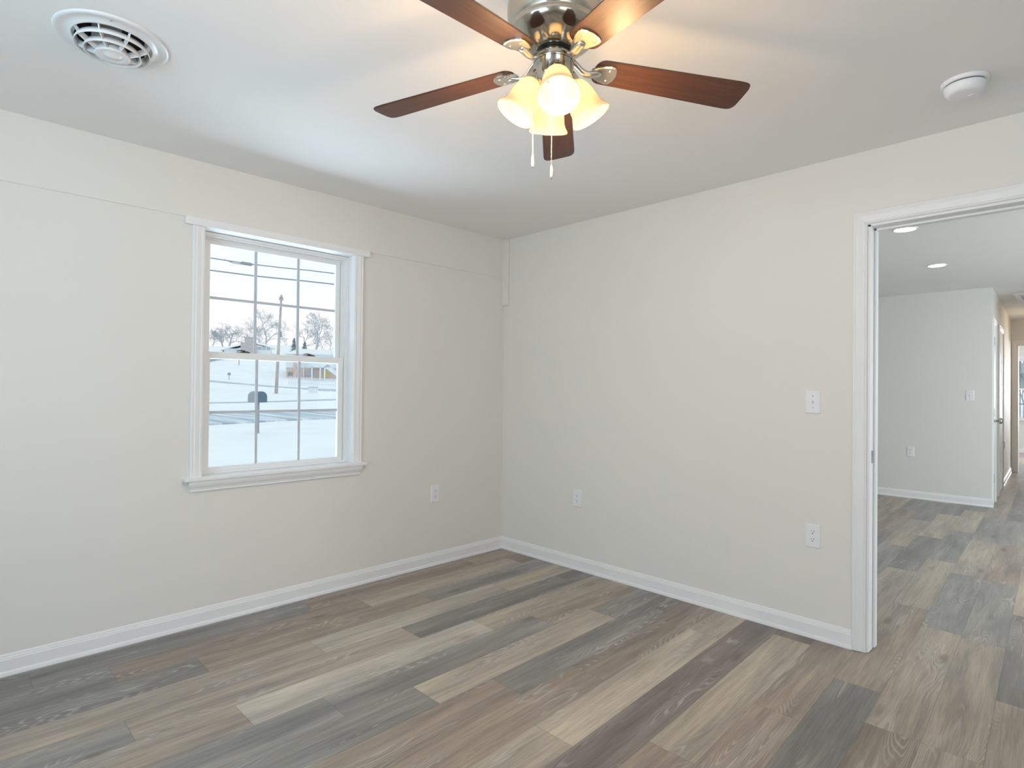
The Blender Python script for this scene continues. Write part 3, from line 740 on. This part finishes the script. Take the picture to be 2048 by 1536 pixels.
b = MB(); b.lathe([(0.043, -0.218), (0.0465, -0.224), (0.0465, -0.243), (0.043, -0.247)], 48, cap1=True); b.build('flywheel', M['nickel'], fan)
cup = MB().lathe([(0.040, -0.244), (0.0555, -0.2455), (0.0585, -0.247), (0.0585, -0.251), (0.0565, -0.253), (0.0565, -0.290), (0.054, -0.312), (0.049, -0.326), (0.040, -0.334), (0.022, -0.338), (0, -0.339)], 64).build('switch_housing', M['nickel'], fan)
b = MB(); b.lathe([(0.0568, -0.2535), (0.0575, -0.2515), (0.0568, -0.2495)], 64); b.build('rim_band', M['black_metal'], cup)
b = MB(); b.lathe([(0.010, -0.337), (0.012, -0.342), (0.008, -0.350), (0.009, -0.356), (0.005, -0.364), (0, -0.366)], 20); tag(b.build('finial', M['brass'], cup), 'brass finial')

BZ = 2.18965 - H; DR = 0.04162; BP = -0.17702; TX, TY = 0.03402, -0.01369; PH = 0.99475


def blade_outline():
    hw0, hw1, r0, r1 = 0.047, 0.060, 0.119, 0.600; pts = []
    for k in range(13):                       # rounded root
        a = PI / 2 + PI * k / 12; ca, sa = math.cos(a), math.sin(a)
        pts.append((r0 + 0.034 + 0.034 * (abs(ca) ** 0.8) * (-1 if ca < 0 else 1), hw0 * (abs(sa) ** 0.75) * (1 if sa > 0 else -1)))
    rt = r1 - 0.040
    for k in range(0, 11):                    # bowed tip
        a = -PI / 2 + PI * k / 10; ca, sa = math.cos(a), math.sin(a)
        pts.append((rt + 0.040 * (abs(ca) ** 0.55), hw1 * (abs(sa) ** 0.42) * (1 if sa > 0 else -1)))
    return pts


def fan_blade(k):
    tilt = Matrix(((1, 0, 0, 0), (0, 1, 0, 0), (TX, TY, 1, 0), (0, 0, 0, 1)))
    frame = Matrix.Translation((0, 0, BZ)) @ tilt @ Matrix.Rotation(PH + 2 * PI * k / 5, 4, 'Z') @ Matrix.Rotation(DR, 4, 'Y')
    pitch = Matrix.Rotation(BP, 4, 'X')
    me = MB(); o = blade_outline(); n = len(o); inn = [(0.372 + (x - 0.372) * 0.996, y * 0.965) for x, y in o]
    vs = [(x, y, -0.0025) for x, y in inn] + [(x, y, 0.0) for x, y in o] + [(x, y, 0.0025) for x, y in inn]
    fs = [list(range(n))[::-1], list(range(2 * n, 3 * n))] + [(q * n + i, q * n + (i + 1) % n, (q + 1) * n + (i + 1) % n, (q + 1) * n + i) for q in (0, 1) for i in range(n)]
    # keep the mesh in blade space so that the grain follows the blade
    me.add(vs, fs); bl = me.build('fan_blade', M['blade'], fan)
    loc, rot, sc = (frame @ pitch).decompose(); bl.location = loc; bl.rotation_euler = rot.to_euler()
    inv = pitch.inverted()
    # blade iron: shield shaped pad under the blade, S-curved arm to the flywheel
    b = MB()
    sh = [(0.151 + (x - 0.173) * 1.10, y * 1.06) for x, y in ((0.138, -0.010), (0.150, -0.021), (0.170, -0.030), (0.186, -0.0335), (0.196, -0.031), (0.203, -0.018), (0.206, 0.0), (0.203, 0.018), (0.196, 0.031), (0.186, 0.0335), (0.170, 0.030), (0.150, 0.021), (0.138, 0.010))]
    ns = len(sh); s2 = [(0.151 + (x - 0.151) * 0.90, y * 0.86) for x, y in sh]
    vs = [(x, y, -0.0026) for x, y in sh] + [(x, y, -0.0075) for x, y in sh] + [(x, y, -0.009) for x, y in s2] + [(0.151 + (x - 0.151) * 0.96, y * 0.95, -0.0095) for x, y in s2]
    fs = [list(range(ns))] + [(q * ns + i, q * ns + (i + 1) % ns, (q + 1) * ns + (i + 1) % ns, (q + 1) * ns + i) for q in (0, 1) for i in range(ns)] + [list(range(2 * ns, 3 * ns))[::-1]]
    b.add([vs[i] for i in range(3 * ns)], fs)
    arm = [Vector(p) for p in ((0.038, 0, 0.016), (0.056, 0, 0.014), (0.070, 0, 0.003), (0.083, 0, -0.011), (0.098, 0, -0.018), (0.113, 0, -0.016), (0.130, 0, -0.011), (0.142, 0, -0.0095))]
    widths = (0.015, 0.0135, 0.012, 0.0115, 0.012, 0.014, 0.014, 0.010)
    vs = []; fs = []
    for p, wd in zip(arm, widths):
        q = inv @ p if False else p
        for dy, dz in ((-wd, 0.003), (-wd * 0.6, -0.004), (wd * 0.6, -0.004), (wd, 0.003)): vs.append((q.x, q.y + dy, q.z + dz))
    for i in range(len(arm) - 1):
        for j_ in range(4): j2 = (j_ + 1) % 4; fs.append((i * 4 + j_, i * 4 + j2, i * 4 + 4 + j2, i * 4 + 4 + j_))
    fs += [(3, 2, 1, 0), tuple(4 * (len(arm) - 1) + x for x in range(4))]
    b.add(vs, fs, True)
    b.build('blade_iron', M['nickel_soft'], bl)
    for x, y in ((0.164, 0.019), (0.164, -0.019), (0.134, 0.0)):
        s_ = MB(); s_.lathe([(0.004, 0), (0.0034, -0.0016), (0, -0.0024)], 10, Matrix.Translation((x, y, -0.009))); s_.build('screw', M['nickel_soft'], bl)


for k in range(5): fan_blade(k)

AZ0 = math.radians(-41)
TILT = math.radians(59)


def lamp(k):
    az = AZ0 + k * PI / 2; hd = Vector((math.cos(az), math.sin(az), 0)); ax = (hd * math.cos(TILT) - Vector((0, 0, 1)) * math.sin(TILT)).normalized()
    neck = hd * 0.050 + Vector((0, 0, Z(2.141)))
    fr = Matrix.Translation(neck) @ ax.to_track_quat('Z', 'Y').to_matrix().to_4x4()
    b = MB(); b.tube([hd * 0.030 + Vector((0, 0, Z(2.150))), hd * 0.040 + Vector((0, 0, Z(2.162))), neck - ax * 0.012, neck], [0.007, 0.008, 0.010, 0.012], 12)
    b.lathe([(0.0, -0.026), (0.014, -0.026), (0.0225, -0.018), (0.0240, -0.006), (0.0240, 0.012), (0.0215, 0.016)], 32, fr)
    b.build('lamp_socket', M['nickel'], fan)
    out_ = [(0.0205, 0.004), (0.0255, 0.010), (0.0335, 0.020), (0.0395, 0.034), (0.0430, 0.052), (0.0450, 0.072), (0.0475, 0.090), (0.0520, 0.102), (0.0575, 0.110), (0.0590, 0.114), (0.0575, 0.117)]
    inn = [(r - 0.0028, z - 0.0005) for r, z in out_][::-1]; inn[0] = (0.0550, 0.1165)
    b = MB(); b.lathe(out_ + inn, 48, fr, close=True); tag(b.build('lamp_shade', M['shade'], fan), 'frosted amber bell shade')
    b = MB(); b.lathe([(0.0115, 0.010), (0.0125, 0.022), (0.0165, 0.034), (0.0215, 0.047), (0.0235, 0.060), (0.0215, 0.073), (0.0150, 0.083), (0.0070, 0.0875), (0.0, 0.088)], 24, fr, cap0=True); tag(b.build('bulb', M['bulb'], fan), 'glowing bulb')
    l = bpy.data.lights.new('bulb_light', 'POINT'); l.energy = 5.5; l.color = (1.0, 0.62, 0.31); l.shadow_soft_size = 0.03
    o = bpy.data.objects.new('bulb_light', l); C.objects.link(o); o.parent = fan; o.location = neck + ax * 0.190


for k in range(4): lamp(k)


def pull_chain(x, y, ztop, zbot, label):
    b = MB(); n = int((ztop - zbot) / 0.0042)
    for i in range(n):
        z = ztop - 0.0042 * (i + 0.5)
        b.lathe([(0, 0.0018), (0.0014, 0.0010), (0.0018, 0), (0.0014, -0.0010), (0, -0.0018)], 6, Matrix.Translation((x, y, z)))
    b.tube([(x, y, ztop), (x, y, zbot)], 0.0006, 4)
    ch = b.build('pull_chain', M['steel'], fan)
    b = MB(); b.lathe([(0, 0.003), (0.0022, 0.001), (0.0032, -0.006), (0.0040, -0.016), (0.0036, -0.024), (0.0042, -0.027), (0.0028, -0.036), (0, -0.038)], 14, Matrix.Translation((x, y, zbot))); b.build('pendant', M['steel'], ch)


rv = Vector((R0.x, R0.y, 0)); tv = Vector((CAM.x - FC.x, CAM.y - FC.y, 0)).normalized()
q = rv * (-0.058) - tv * 0.004; pull_chain(q.x, q.y, Z(2.155), Z(1.930), 'short')
q = rv * (-0.004) + tv * 0.030; pull_chain(q.x, q.y, Z(2.105), Z(1.886), 'long')

# ---------------------------------------------------------------- outdoors
D0 = Vector((math.cos(math.radians(156.6)), math.sin(math.radians(156.6)), 0)); L0 = Vector((-D0.y * -1, D0.x * -1, 0))
L0 = Vector((D0.y, -D0.x, 0))                       # to the right as seen from the window
PROF = [(-40, -0.65), (0, -0.65), (8, -0.5), (11, -0.25), (16, 0.02), (26, 0.10), (40, 0.14), (58, 0.52), (70, 1.2), (80, 2.2), (100, 4.6), (130, 8.4), (160, 10.6), (220, 12.5), (400, 14)]


def ground(x, y):
    d = (Vector((x, y, 0)) - Vector((CAM.x, CAM.y, 0))).dot(D0); l = (Vector((x, y, 0)) - Vector((CAM.x, CAM.y, 0))).dot(L0)
    for (a, za), (b_, zb) in zip(PROF, PROF[1:]):
        if d <= b_:
            t = max(0, (d - a) / (b_ - a)); z = za + (zb - za) * t; break
    else: z = PROF[-1][1]
    if d > 60: z += -0.03 * l * min((d - 60) / 60, 1)
    return z


def ray(px, py): return (F_ + R_ * ((px - 1024) / FPX) + U_ * ((768 - py) / FPX))


def at(px, py, d):
    r_ = ray(px, py); return CAM + r_ * (d / math.hypot(r_.x, r_.y))


def on_ground(px, py):
    r_ = ray(px, py); r_ = r_ / math.hypot(r_.x, r_.y); t = 5.0
    while t < 300:
        p = CAM + r_ * t
        if p.z <= ground(p.x, p.y): break
        t += 0.1
    return Vector((p.x, p.y, ground(p.x, p.y)))


def dist(p): return math.hypot(p.x - CAM.x, p.y - CAM.y)


b = MB(); vs = []; fs = []
ds = [-40, -20, 0, 6, 8, 10, 12, 14, 16, 19, 22, 26, 30, 35, 40, 46, 52, 58, 64, 70, 76, 82, 90, 100, 110, 120, 130, 145, 160, 190, 220, 300, 400]
ls = [-260, -180, -120, -80, -50, -30, -20, -12, -8, -4, 0, 4, 8, 12, 20, 30, 50, 80, 120, 180, 260]
for d in ds:
    for l in ls:
        p = CAM + D0 * d + L0 * l; z = ground(p.x, p.y) + (random.uniform(-0.05, 0.05) if d > 12 else 0) * min(1, d / 60)
        vs.append((p.x, p.y, z))
for i in range(len(ds) - 1):
    for j_ in range(len(ls) - 1):
        fs.append((i * len(ls) + j_, i * len(ls) + j_ + 1, (i + 1) * len(ls) + j_ + 1, (i + 1) * len(ls) + j_))
b.add(vs, fs, True); o = b.build('snowy_ground', M['snow'])
tag(o, 'snow covered yards and hillside outside the window', 'ground', kind='structure')


def strip(name, near, far, m, label, lift=0.05, cat='road'):
    """a road strip between two pixel-traced edges lying on the snow"""
    b = MB(); vs = []; n = len(near)
    for e_ in (near, far):
        for p in e_: q = on_ground(*p); vs.append((q.x, q.y, q.z + lift))
    for e_ in (near, far):
        for p in e_: q = on_ground(*p); vs.append((q.x, q.y, q.z - 0.2))
    fs = [(i, i + 1, n + i + 1, n + i) for i in range(n - 1)] + [(2 * n + i, 2 * n + i + 1, i + 1, i) for i in range(n - 1)] + [(n + i, n + i + 1, 3 * n + i + 1, 3 * n + i) for i in range(n - 1)]
    b.add(vs, fs); tag(b.build(name, m), label, cat, kind='structure')


strip('street', [(180, 862), (380, 853), (440, 850), (500, 847), (560, 843), (620, 840), (720, 836), (950, 827)], [(180, 831), (380, 829), (440, 828), (500, 827), (560, 825), (620, 824), (720, 821), (950, 816)], M['road'], 'slushy grey street in front of the house')
strip('curb', [(180, 812), (380, 808.5), (480, 807), (560, 804.5), (640, 801.5), (720, 799.5), (950, 794)], [(180, 810.5), (380, 807), (480, 805.5), (560, 803.2), (640, 800), (720, 798), (950, 792.5)], M['slush'], 'thin grey curb line across the snow', 0.06, 'curb')
strip('side_road', [(380, 761), (440, 766), (500, 771), (560, 776), (620, 780), (720, 785), (900, 792)], [(380, 757), (440, 763.5), (500, 769), (560, 774), (620, 777.5), (720, 781), (900, 788)], M['slush'], 'grey side road behind the utility pole', 0.06)


def mailbox(px, py, h, w_, label, rz, m=M['mailbox']):
    base = on_ground(px, py)
    t = thing('mailbox', base, label, 'mailbox', world=False); t.rotation_euler.z = rz
    s_ = h / 1.2
    MB().box((-0.05 * s_, -0.05 * s_, -0.15), (0.05 * s_, 0.05 * s_, 0.93 * s_), 0.006).build('post', M['weathered'], t)
    b = MB(); hw_ = w_ / 2; pr = [(-hw_, 0)] + [(hw_ * math.cos(PI - PI * k / 10), 0.17 * s_ + hw_ * 0.9 * math.sin(PI - PI * k / 10)) for k in range(11)] + [(hw_, 0)]
    n = len(pr); ln = 0.21 * s_
    vs = [(-ln, x, z + 0.90 * s_) for x, z in pr] + [(ln, x, z + 0.90 * s_) for x, z in pr]
    b.add(vs, [list(range(n)), list(range(n, 2 * n))[::-1]] + [(k, (k + 1) % n, n + (k + 1) % n, n + k) for k in range(n)])
    b.build('box', M['weathered'], t)
    b = MB(); vs = [(ln, x * 1.03, z + 0.90 * s_) for x, z in pr] + [(ln + 0.02, x * 1.03, z + 0.90 * s_) for x, z in pr]
    b.add(vs, [list(range(n)), list(range(n, 2 * n))[::-1]] + [(k, (k + 1) % n, n + (k + 1) % n, n + k) for k in range(n)]); b.build('door', m, t)


mailbox(513.5, 866, 1.08, 0.31, 'dark blue mailbox on a post at the near street edge', math.radians(8))
mailbox(478, 731, 1.15, 0.5, 'tiny dark mailbox high on the slope just under the meeting rail', math.radians(60), M['weathered'])
mailbox(458, 760, 0.78, 0.42, 'small grey mailbox far off on the snowy slope', math.radians(80), M['weathered'])

# utility pole and wires
pb = on_ground(552, 787); pt = at(563, 590, dist(pb))
t = thing('utility_pole', pb, 'tall brown utility pole leaning slightly beyond the street', 'utility pole')
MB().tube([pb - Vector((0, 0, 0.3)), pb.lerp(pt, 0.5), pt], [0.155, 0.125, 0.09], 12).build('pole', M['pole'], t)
q = pb.lerp(pt, 0.955); b = MB(); b.box((-0.06, -0.22, -0.06), (0.06, 0.22, 0.06), 0, Matrix.Translation(q) @ Matrix.Rotation(YAW + 0.9, 4, 'Z'))
for s_ in (-0.15, 0.15):
    e_ = q + Matrix.Rotation(YAW + 0.9, 3, 'Z') @ Vector((0, s_, 0)); b.tube([e_, e_ + Vector((0, 0, 0.25))], 0.045, 6)
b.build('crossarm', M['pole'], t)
q = pb.lerp(pt, 0.60); b = MB(); b.tube([q - Vector((0, 0, 0.25)) + R_ * 0.15, q + Vector((0, 0, 0.25)) + R_ * 0.15], 0.09, 8); b.build('hardware', M['weathered'], t)


def wire(name, pts, d, r_, label):
    b = MB(); P = [at(x, y, d) for x, y in pts]; b.tube(P, r_, 6)
    return tag(b.build(name, M['wire']), label, 'power line', 'overhead power lines')


wa = [(330, 505), (380, 511), (425, 516.5), (460, 522), (500, 528), (560, 535), (620, 541), (672, 547.5), (760, 557)]
w1 = wire('power_line', wa, 24, 0.022, 'upper overhead cable carrying the grey splice case')
b = MB(); b.tube([at(481, 526.5, 24), at(484, 526, 24), at(502, 529, 24), at(505, 529.5, 24)], [0.03, 0.062, 0.062, 0.03], 10); tag(b.build('splice_case', M['weathered'], w1), 'grey splice case')
b = MB(); b.tube([at(448, 519, 24), at(456, 522, 24), at(470, 527, 24), at(482, 528, 24)], 0.016, 6); b.build('drop_loop', M['wire'], w1)
wire('power_line', [(330, 530), (425, 541), (510, 552), (600, 561), (672, 569), (760, 578)], 24, 0.026, 'lower overhead cable crossing the window view')


# bare trees
def bare_tree(px, d, ptop, spread, label, seed, lean=0.0, base_r=0.22, depth=8):
    rnd = random.Random(seed); r0_ = ray(px, 700); r0_ = r0_ / math.hypot(r0_.x, r0_.y); p0 = CAM + r0_ * d; p0.z = ground(p0.x, p0.y)
    top = at(px, ptop, d).z - p0.z
    segs = []

    def grow(p, dr, ln, r_, lev):
        n = 2; pts = [p]; q = p.copy(); dd = dr.copy()
        for i in range(n):
            dd = (dd + Vector((rnd.gauss(0, 0.10), rnd.gauss(0, 0.10), rnd.gauss(0.02, 0.05)))).normalized(); q = q + dd * (ln / n); pts.append(q.copy())
        segs.append((pts, [r_, r_ * 0.85, r_ * 0.7], 4 if lev < 3 else 3))
        if lev >= depth: return
        kids = 3 if lev < 3 else 2 + (rnd.random() < 0.45)
        for i in range(kids):
            a = 2 * PI * (i + rnd.random()) / kids; tilt_ = rnd.uniform(0.35, 0.85) * spread * 1.15
            sx_ = dd.orthogonal().normalized(); sy_ = dd.cross(sx_)
            nd = (dd * math.cos(tilt_) + (sx_ * math.cos(a) + sy_ * math.sin(a)) * math.sin(tilt_)).normalized()
            grow(pts[-1] if i else pts[-2], nd, ln * rnd.uniform(0.64, 0.84), r_ * rnd.uniform(0.5, 0.66), lev + 1)
    grow(Vector((0, 0, 0)), Vector((lean * R0.x, lean * R0.y, 1)).normalized(), 1.0, 1.0, 1)
    hmax = max(p.z for sg in segs for p in sg[0]); k = top / hmax
    b = MB()
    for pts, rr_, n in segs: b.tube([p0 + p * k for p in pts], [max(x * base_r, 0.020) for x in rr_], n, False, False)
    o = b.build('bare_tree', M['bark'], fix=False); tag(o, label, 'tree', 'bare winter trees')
    return o


bare_tree(458, 152, 646, 1.15, 'bare tree with a wide crown left of the chimney house', 3, 0.1, 0.24)
bare_tree(446, 172, 652, 1.1, 'bare tree leaning left behind the wide crowned tree', 5, -0.15, 0.22)
bare_tree(424, 190, 660, 1.0, 'small bare tree at the left edge of the window view', 8, 0.0, 0.2)
bare_tree(494, 205, 640, 1.0, 'faint bare tree rising behind the brick chimney', 9, 0.0, 0.13)
bare_tree(532, 160, 618, 0.8, 'slender bare tree between the chimney house and pole', 12, 0.02, 0.22)
bare_tree(517, 188, 648, 0.9, 'short bare tree right beside the chimney house', 15, 0.1, 0.16)
bare_tree(632, 150, 620, 0.85, 'largest bare tree standing behind the white roof', 21, 0.0, 0.30)
bare_tree(606, 176, 643, 0.95, 'bushy bare tree above the dark evergreen', 25, 0.05, 0.22)
bare_tree(642, 205, 662, 0.8, 'small thin bare tree right of the largest one', 28, 0.05, 0.16, 6)
bare_tree(660, 178, 668, 1.0, 'scrubby little tree at the right edge of the view', 31, 0.0, 0.13, 6)
bare_tree(575, 225, 668, 1.0, 'faint scrub tree between pole and evergreen', 34, 0.0, 0.12, 6)
# trees outside the far window
for i, (x, y, h_) in enumerate(((1.2, 32.0, 6), (0.9, 44.0, 8), (-1.6, 52.0, 8), (1.7, 22.0, 2.6), (0.6, 25.0, 2.6))):
    rr = random.Random(50 + i); p0 = Vector((x, y, ground(x, y)))
    b = MB()

    def grow2(p, dr, ln, r_, lev):
        q = p + dr * ln; b.tube([p, q], [r_, r_ * 0.7], 4, False, False)
        if lev > 5: return
        for k in range(3 if lev < 4 else 2):
            nd = (dr + Vector((rr.gauss(0, 0.5), rr.gauss(0, 0.5), rr.gauss(0.1, 0.3)))).normalized(); grow2(q if k else p.lerp(q, 0.7), nd, ln * 0.72, r_ * 0.6, lev + 1)
    grow2(p0, Vector((0, 0, 1)), h_ * 0.28, 0.03 * h_, 0)
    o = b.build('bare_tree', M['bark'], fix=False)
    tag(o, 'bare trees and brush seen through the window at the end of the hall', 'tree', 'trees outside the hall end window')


def evergreen(px, py, ptop, wpx, label, seed, dd_):
    rnd = random.Random(seed); r0_ = ray(px, py); r0_ = r0_ / math.hypot(r0_.x, r0_.y); d = dd_; p0 = CAM + r0_ * d; p0.z = ground(p0.x, p0.y); h_ = at(px, ptop, d).z - p0.z; wd = wpx / FPX * d
    b = MB()
    for k in range(420):
        f = rnd.random() ** 1.4; a = rnd.uniform(0, 2 * PI); rr_ = wd / 2 * (1 - f) * rnd.uniform(0.55, 1.0); z = h_ * f
        c = p0 + Vector((rr_ * math.cos(a), rr_ * math.sin(a), z)); s_ = wd * 0.10
        o_ = Vector((math.cos(a), math.sin(a), -0.35)) * s_ * 1.4; u = Vector((-math.sin(a), math.cos(a), 0)) * s_ * 0.5
        b.add([c - u, c + u, c + o_], [(0, 1, 2)])
    b.lathe([(wd * 0.30, 0), (wd * 0.16, h_ * 0.5), (0.0, h_)], 10, Matrix.Translation(p0), False)
    t = thing('evergreen', p0, label, 'tree')
    b.build('foliage', M['evergreen'], t, fix=False)
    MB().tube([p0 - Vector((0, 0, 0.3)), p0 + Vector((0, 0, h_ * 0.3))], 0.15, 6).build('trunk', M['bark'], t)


evergreen(588, 708, 676, 24, 'dark evergreen behind the brick house gable', 4, 118)
evergreen(609, 704, 683, 20, 'dark rounded evergreen just right of the gable', 6, 128)


# houses
def gable_house(origin, rz, w_, l_, he, hr, wall_m, roof_m, label, name='house'):
    t = thing(name, origin, label, 'house', world=False); t.rotation_euler.z = rz
    b = MB(); pr = [(-w_ / 2, -2.0), (w_ / 2, -2.0), (w_ / 2, he), (0, hr), (-w_ / 2, he)]; n = 5
    vs = [(x, -l_ / 2, z) for x, z in pr] + [(x, l_ / 2, z) for x, z in pr]
    b.add(vs, [list(range(n)), list(range(n, 2 * n))[::-1]] + [(k, (k + 1) % n, n + (k + 1) % n, n + k) for k in range(n)]); b.build('walls', wall_m, t)
    ov = 0.5; sl = (hr - he) / (w_ / 2); b = MB()
    for s_ in (-1, 1):
        a, c = (0, hr + 0.22), (s_ * (w_ / 2 + ov), he - sl * ov + 0.22)
        vs = [(x, y, z + dz) for dz in (0, -0.2) for x, z in (a, c) for y in (-l_ / 2 - ov, l_ / 2 + ov)]
        b.add(vs, [(0, 1, 3, 2), (4, 6, 7, 5), (0, 2, 6, 4), (1, 5, 7, 3), (2, 3, 7, 6), (0, 4, 5, 1)])
    tag(b.build('roof', roof_m, t), 'snow covered roof')
    return t


# brick ranch on the right, gable end toward the viewer
hb = on_ground(612, 757); hd_ = dist(hb); sc_ = hd_ / FPX
face = Vector((D0.x, D0.y, 0)); yaw_house = math.atan2(face.y, face.x) - PI / 2
M2 = {}
t = thing('house', hb, 'brick and white siding house with deck stairs on the right', 'house', world=False); t.rotation_euler.z = yaw_house
# local x runs right in the picture, local y away from the viewer; u() turns picture pixels right of px 612 / above py 757 into metres
u = lambda px: (px - 612) * sc_ * 1.06
z_ = lambda py: (757 - py) * sc_
b = MB(); b.box((u(580), 0, -1.5), (u(700), 9, z_(737))); b.build('brick_walls', M['brick'], t)
b = MB(); b.box((u(579), -0.05, z_(737)), (u(590.5), 9, z_(711))); b.box((u(597), -0.05, z_(737)), (u(701), 9, z_(711))); b.build('siding', M['siding'], t)
MB().box((u(590.5), -0.1, -1.0), (u(597), 0.5, z_(711))).build('brick_pier', M['brick'], t)
b = MB()
vs = [(u(575), -0.6, z_(711.5)), (u(600), -0.6, z_(702)), (u(712), -0.6, z_(702)), (u(712), -0.6, z_(711.5)), (u(575), 10, z_(711.5)), (u(600), 5, z_(702)), (u(712), 5, z_(702)), (u(712), 10, z_(711.5))]
b.add(vs, [(0, 1, 2, 3), (4, 7, 6, 5), (0, 4, 5, 1), (1, 5, 6, 2), (2, 6, 7, 3), (3, 7, 4, 0)]); tag(b.build('roof', M['snow'], t), 'snow covered roof')
b = MB(); b.box((u(582), -0.12, z_(752)), (u(589), 0.1, z_(745)), 0); b.build('bush', M['evergreen'], t)
b = MB(); b.box((u(618), -3.0, z_(737)), (u(656), 0, z_(734.5))); b.box((u(618), -3.0, z_(734.5)), (u(654), -2.9, z_(726)))
for px in (619, 632.5, 640): b.box((u(px), -3.0, -1.5), (u(px) + 0.16, -2.85, z_(735)))
tag(b.build('deck', M['siding'], t), 'white deck on posts')
b = MB(); b.add([(u(640), -3.0, z_(736)), (u(662), -3.0, z_(753)), (u(664), -3.0, z_(746)), (u(646), -3.0, z_(731)), (u(640), -1.8, z_(736)), (u(662), -1.8, z_(753)), (u(664), -1.8, z_(746)), (u(646), -1.8, z_(731))],
                [(0, 1, 2, 3), (7, 6, 5, 4), (0, 1, 5, 4), (1, 2, 6, 5), (2, 3, 7, 6), (3, 0, 4, 7)]); b.build('stairs', M['siding'], t)
b = MB(); b.box((u(641), -0.08, z_(753)), (u(652), 0.02, z_(742))); b.build('yellow_door', M['yellow'], t)
b = MB(); b.box((u(612), -0.08, z_(752)), (u(625), 0.02, z_(743))); b.build('window', M['pane'], t)
b = MB(); b.box((u(607), -0.3, -1.0), (u(608.4), -0.1, z_(711))); b.build('downspout', M['siding'], t)

# house on the ridge with the brick chimney
hb = on_ground(498, 712); sc2 = dist(hb) / FPX
t = thing('house', hb, 'low snowy roofed house with a big grey brick chimney', 'house', world=False); t.rotation_euler.z = yaw_house
u2 = lambda px: (px - 498) * sc2 * 1.06
z2 = lambda py: (712 - py) * sc2
b = MB(); b.box((u2(459), 0.3, -2), (u2(486), 8, z2(699))); b.box((u2(486), 0.0, -2), (u2(533), 8, z2(694))); b.build('walls', M['siding'], t)
b = MB(); b.box((u2(485), -0.6, -2), (u2(510), 0.2, z2(688))); b.box((u2(491), -0.6, z2(688)), (u2(505), 1.0, z2(679))); b.box((u2(490), -0.7, z2(679)), (u2(506), 1.1, z2(678))); tag(b.build('chimney', M['grey_brick'], t), 'grey brick chimney')
b = MB()
for (x0, zz0, x1, zz1) in ((452, 700, 503, 684.5), (503, 684.5, 538, 693.5)):
    vs = [(u2(x0), -0.5, z2(zz0)), (u2(x1), -0.5, z2(zz1)), (u2(x1), 9, z2(zz1) + 0.3), (u2(x0), 9, z2(zz0) + 0.3)]; vs += [(x, y, zz - 0.35) for x, y, zz in vs]
    b.add(vs, [(0, 1, 2, 3), (7, 6, 5, 4), (0, 1, 5, 4), (1, 2, 6, 5), (2, 3, 7, 6), (3, 0, 4, 7)])
tag(b.build('roof', M['snow'], t), 'snow covered roof')
b = MB(); b.add([(u2(508), -0.05, z2(692.5)), (u2(530), -0.05, z2(692.5)), (u2(508), -0.05, z2(687)), (u2(508), 0.3, z2(692.5)), (u2(530), 0.3, z2(692.5)), (u2(508), 0.3, z2(687))], [(0, 1, 2), (5, 4, 3), (0, 1, 4, 3), (1, 2, 5, 4), (2, 0, 3, 5)]); b.build('gable', M['grey_brick'], t)
for x0, x1 in ((512, 518), (519.5, 524), (526, 531.5)): MB().box((u2(x0), -0.06, z2(700)), (u2(x1), 0.05, z2(695.5))).build('window', M['pane'], t)

r0_ = ray(568, 711); hb = CAM + r0_ * (205 / math.hypot(r0_.x, r0_.y)); hb.z = ground(hb.x, hb.y)
gable_house(hb, yaw_house + PI / 2, 7, 9, 1.0, 2.6, M['siding'], M['snow'], 'distant low house between the pole and the evergreen')

# chain fence, utility box, far hedge
f0 = on_ground(578, 771); t = thing('fence', f0, 'pale picket fence in front of the brick house', 'fence')
tops = []
for i in range(26):
    px = 578 + i * 4.4; p = on_ground(px, 771 + (px - 578) * 0.045); tops.append(p)
    MB().tube([p - Vector((0, 0, 0.3)), p + Vector((0, 0, 1.0))], 0.035, 5).build('picket', M['siding'], t)
for z in (0.3, 0.95): MB().tube([p + Vector((0, 0, z)) for p in tops], 0.035, 5).build('rail', M['siding'], t)
ub = on_ground(626, 785); s_ = dist(ub) / FPX
t = thing('utility_box', ub, 'pale grey utility box standing beside the side road', 'utility box', world=False); t.rotation_euler.z = yaw_house + 0.5
MB().box((-7 * s_, -5 * s_, -0.2), (7 * s_, 5 * s_, 9 * s_), 0.03).build('cabinet', M['siding'], t)
MB().box((-7.6 * s_, -5.6 * s_, 9 * s_), (7.6 * s_, 5.6 * s_, 10.5 * s_), 0.03).build('lid', M['slush'], t)
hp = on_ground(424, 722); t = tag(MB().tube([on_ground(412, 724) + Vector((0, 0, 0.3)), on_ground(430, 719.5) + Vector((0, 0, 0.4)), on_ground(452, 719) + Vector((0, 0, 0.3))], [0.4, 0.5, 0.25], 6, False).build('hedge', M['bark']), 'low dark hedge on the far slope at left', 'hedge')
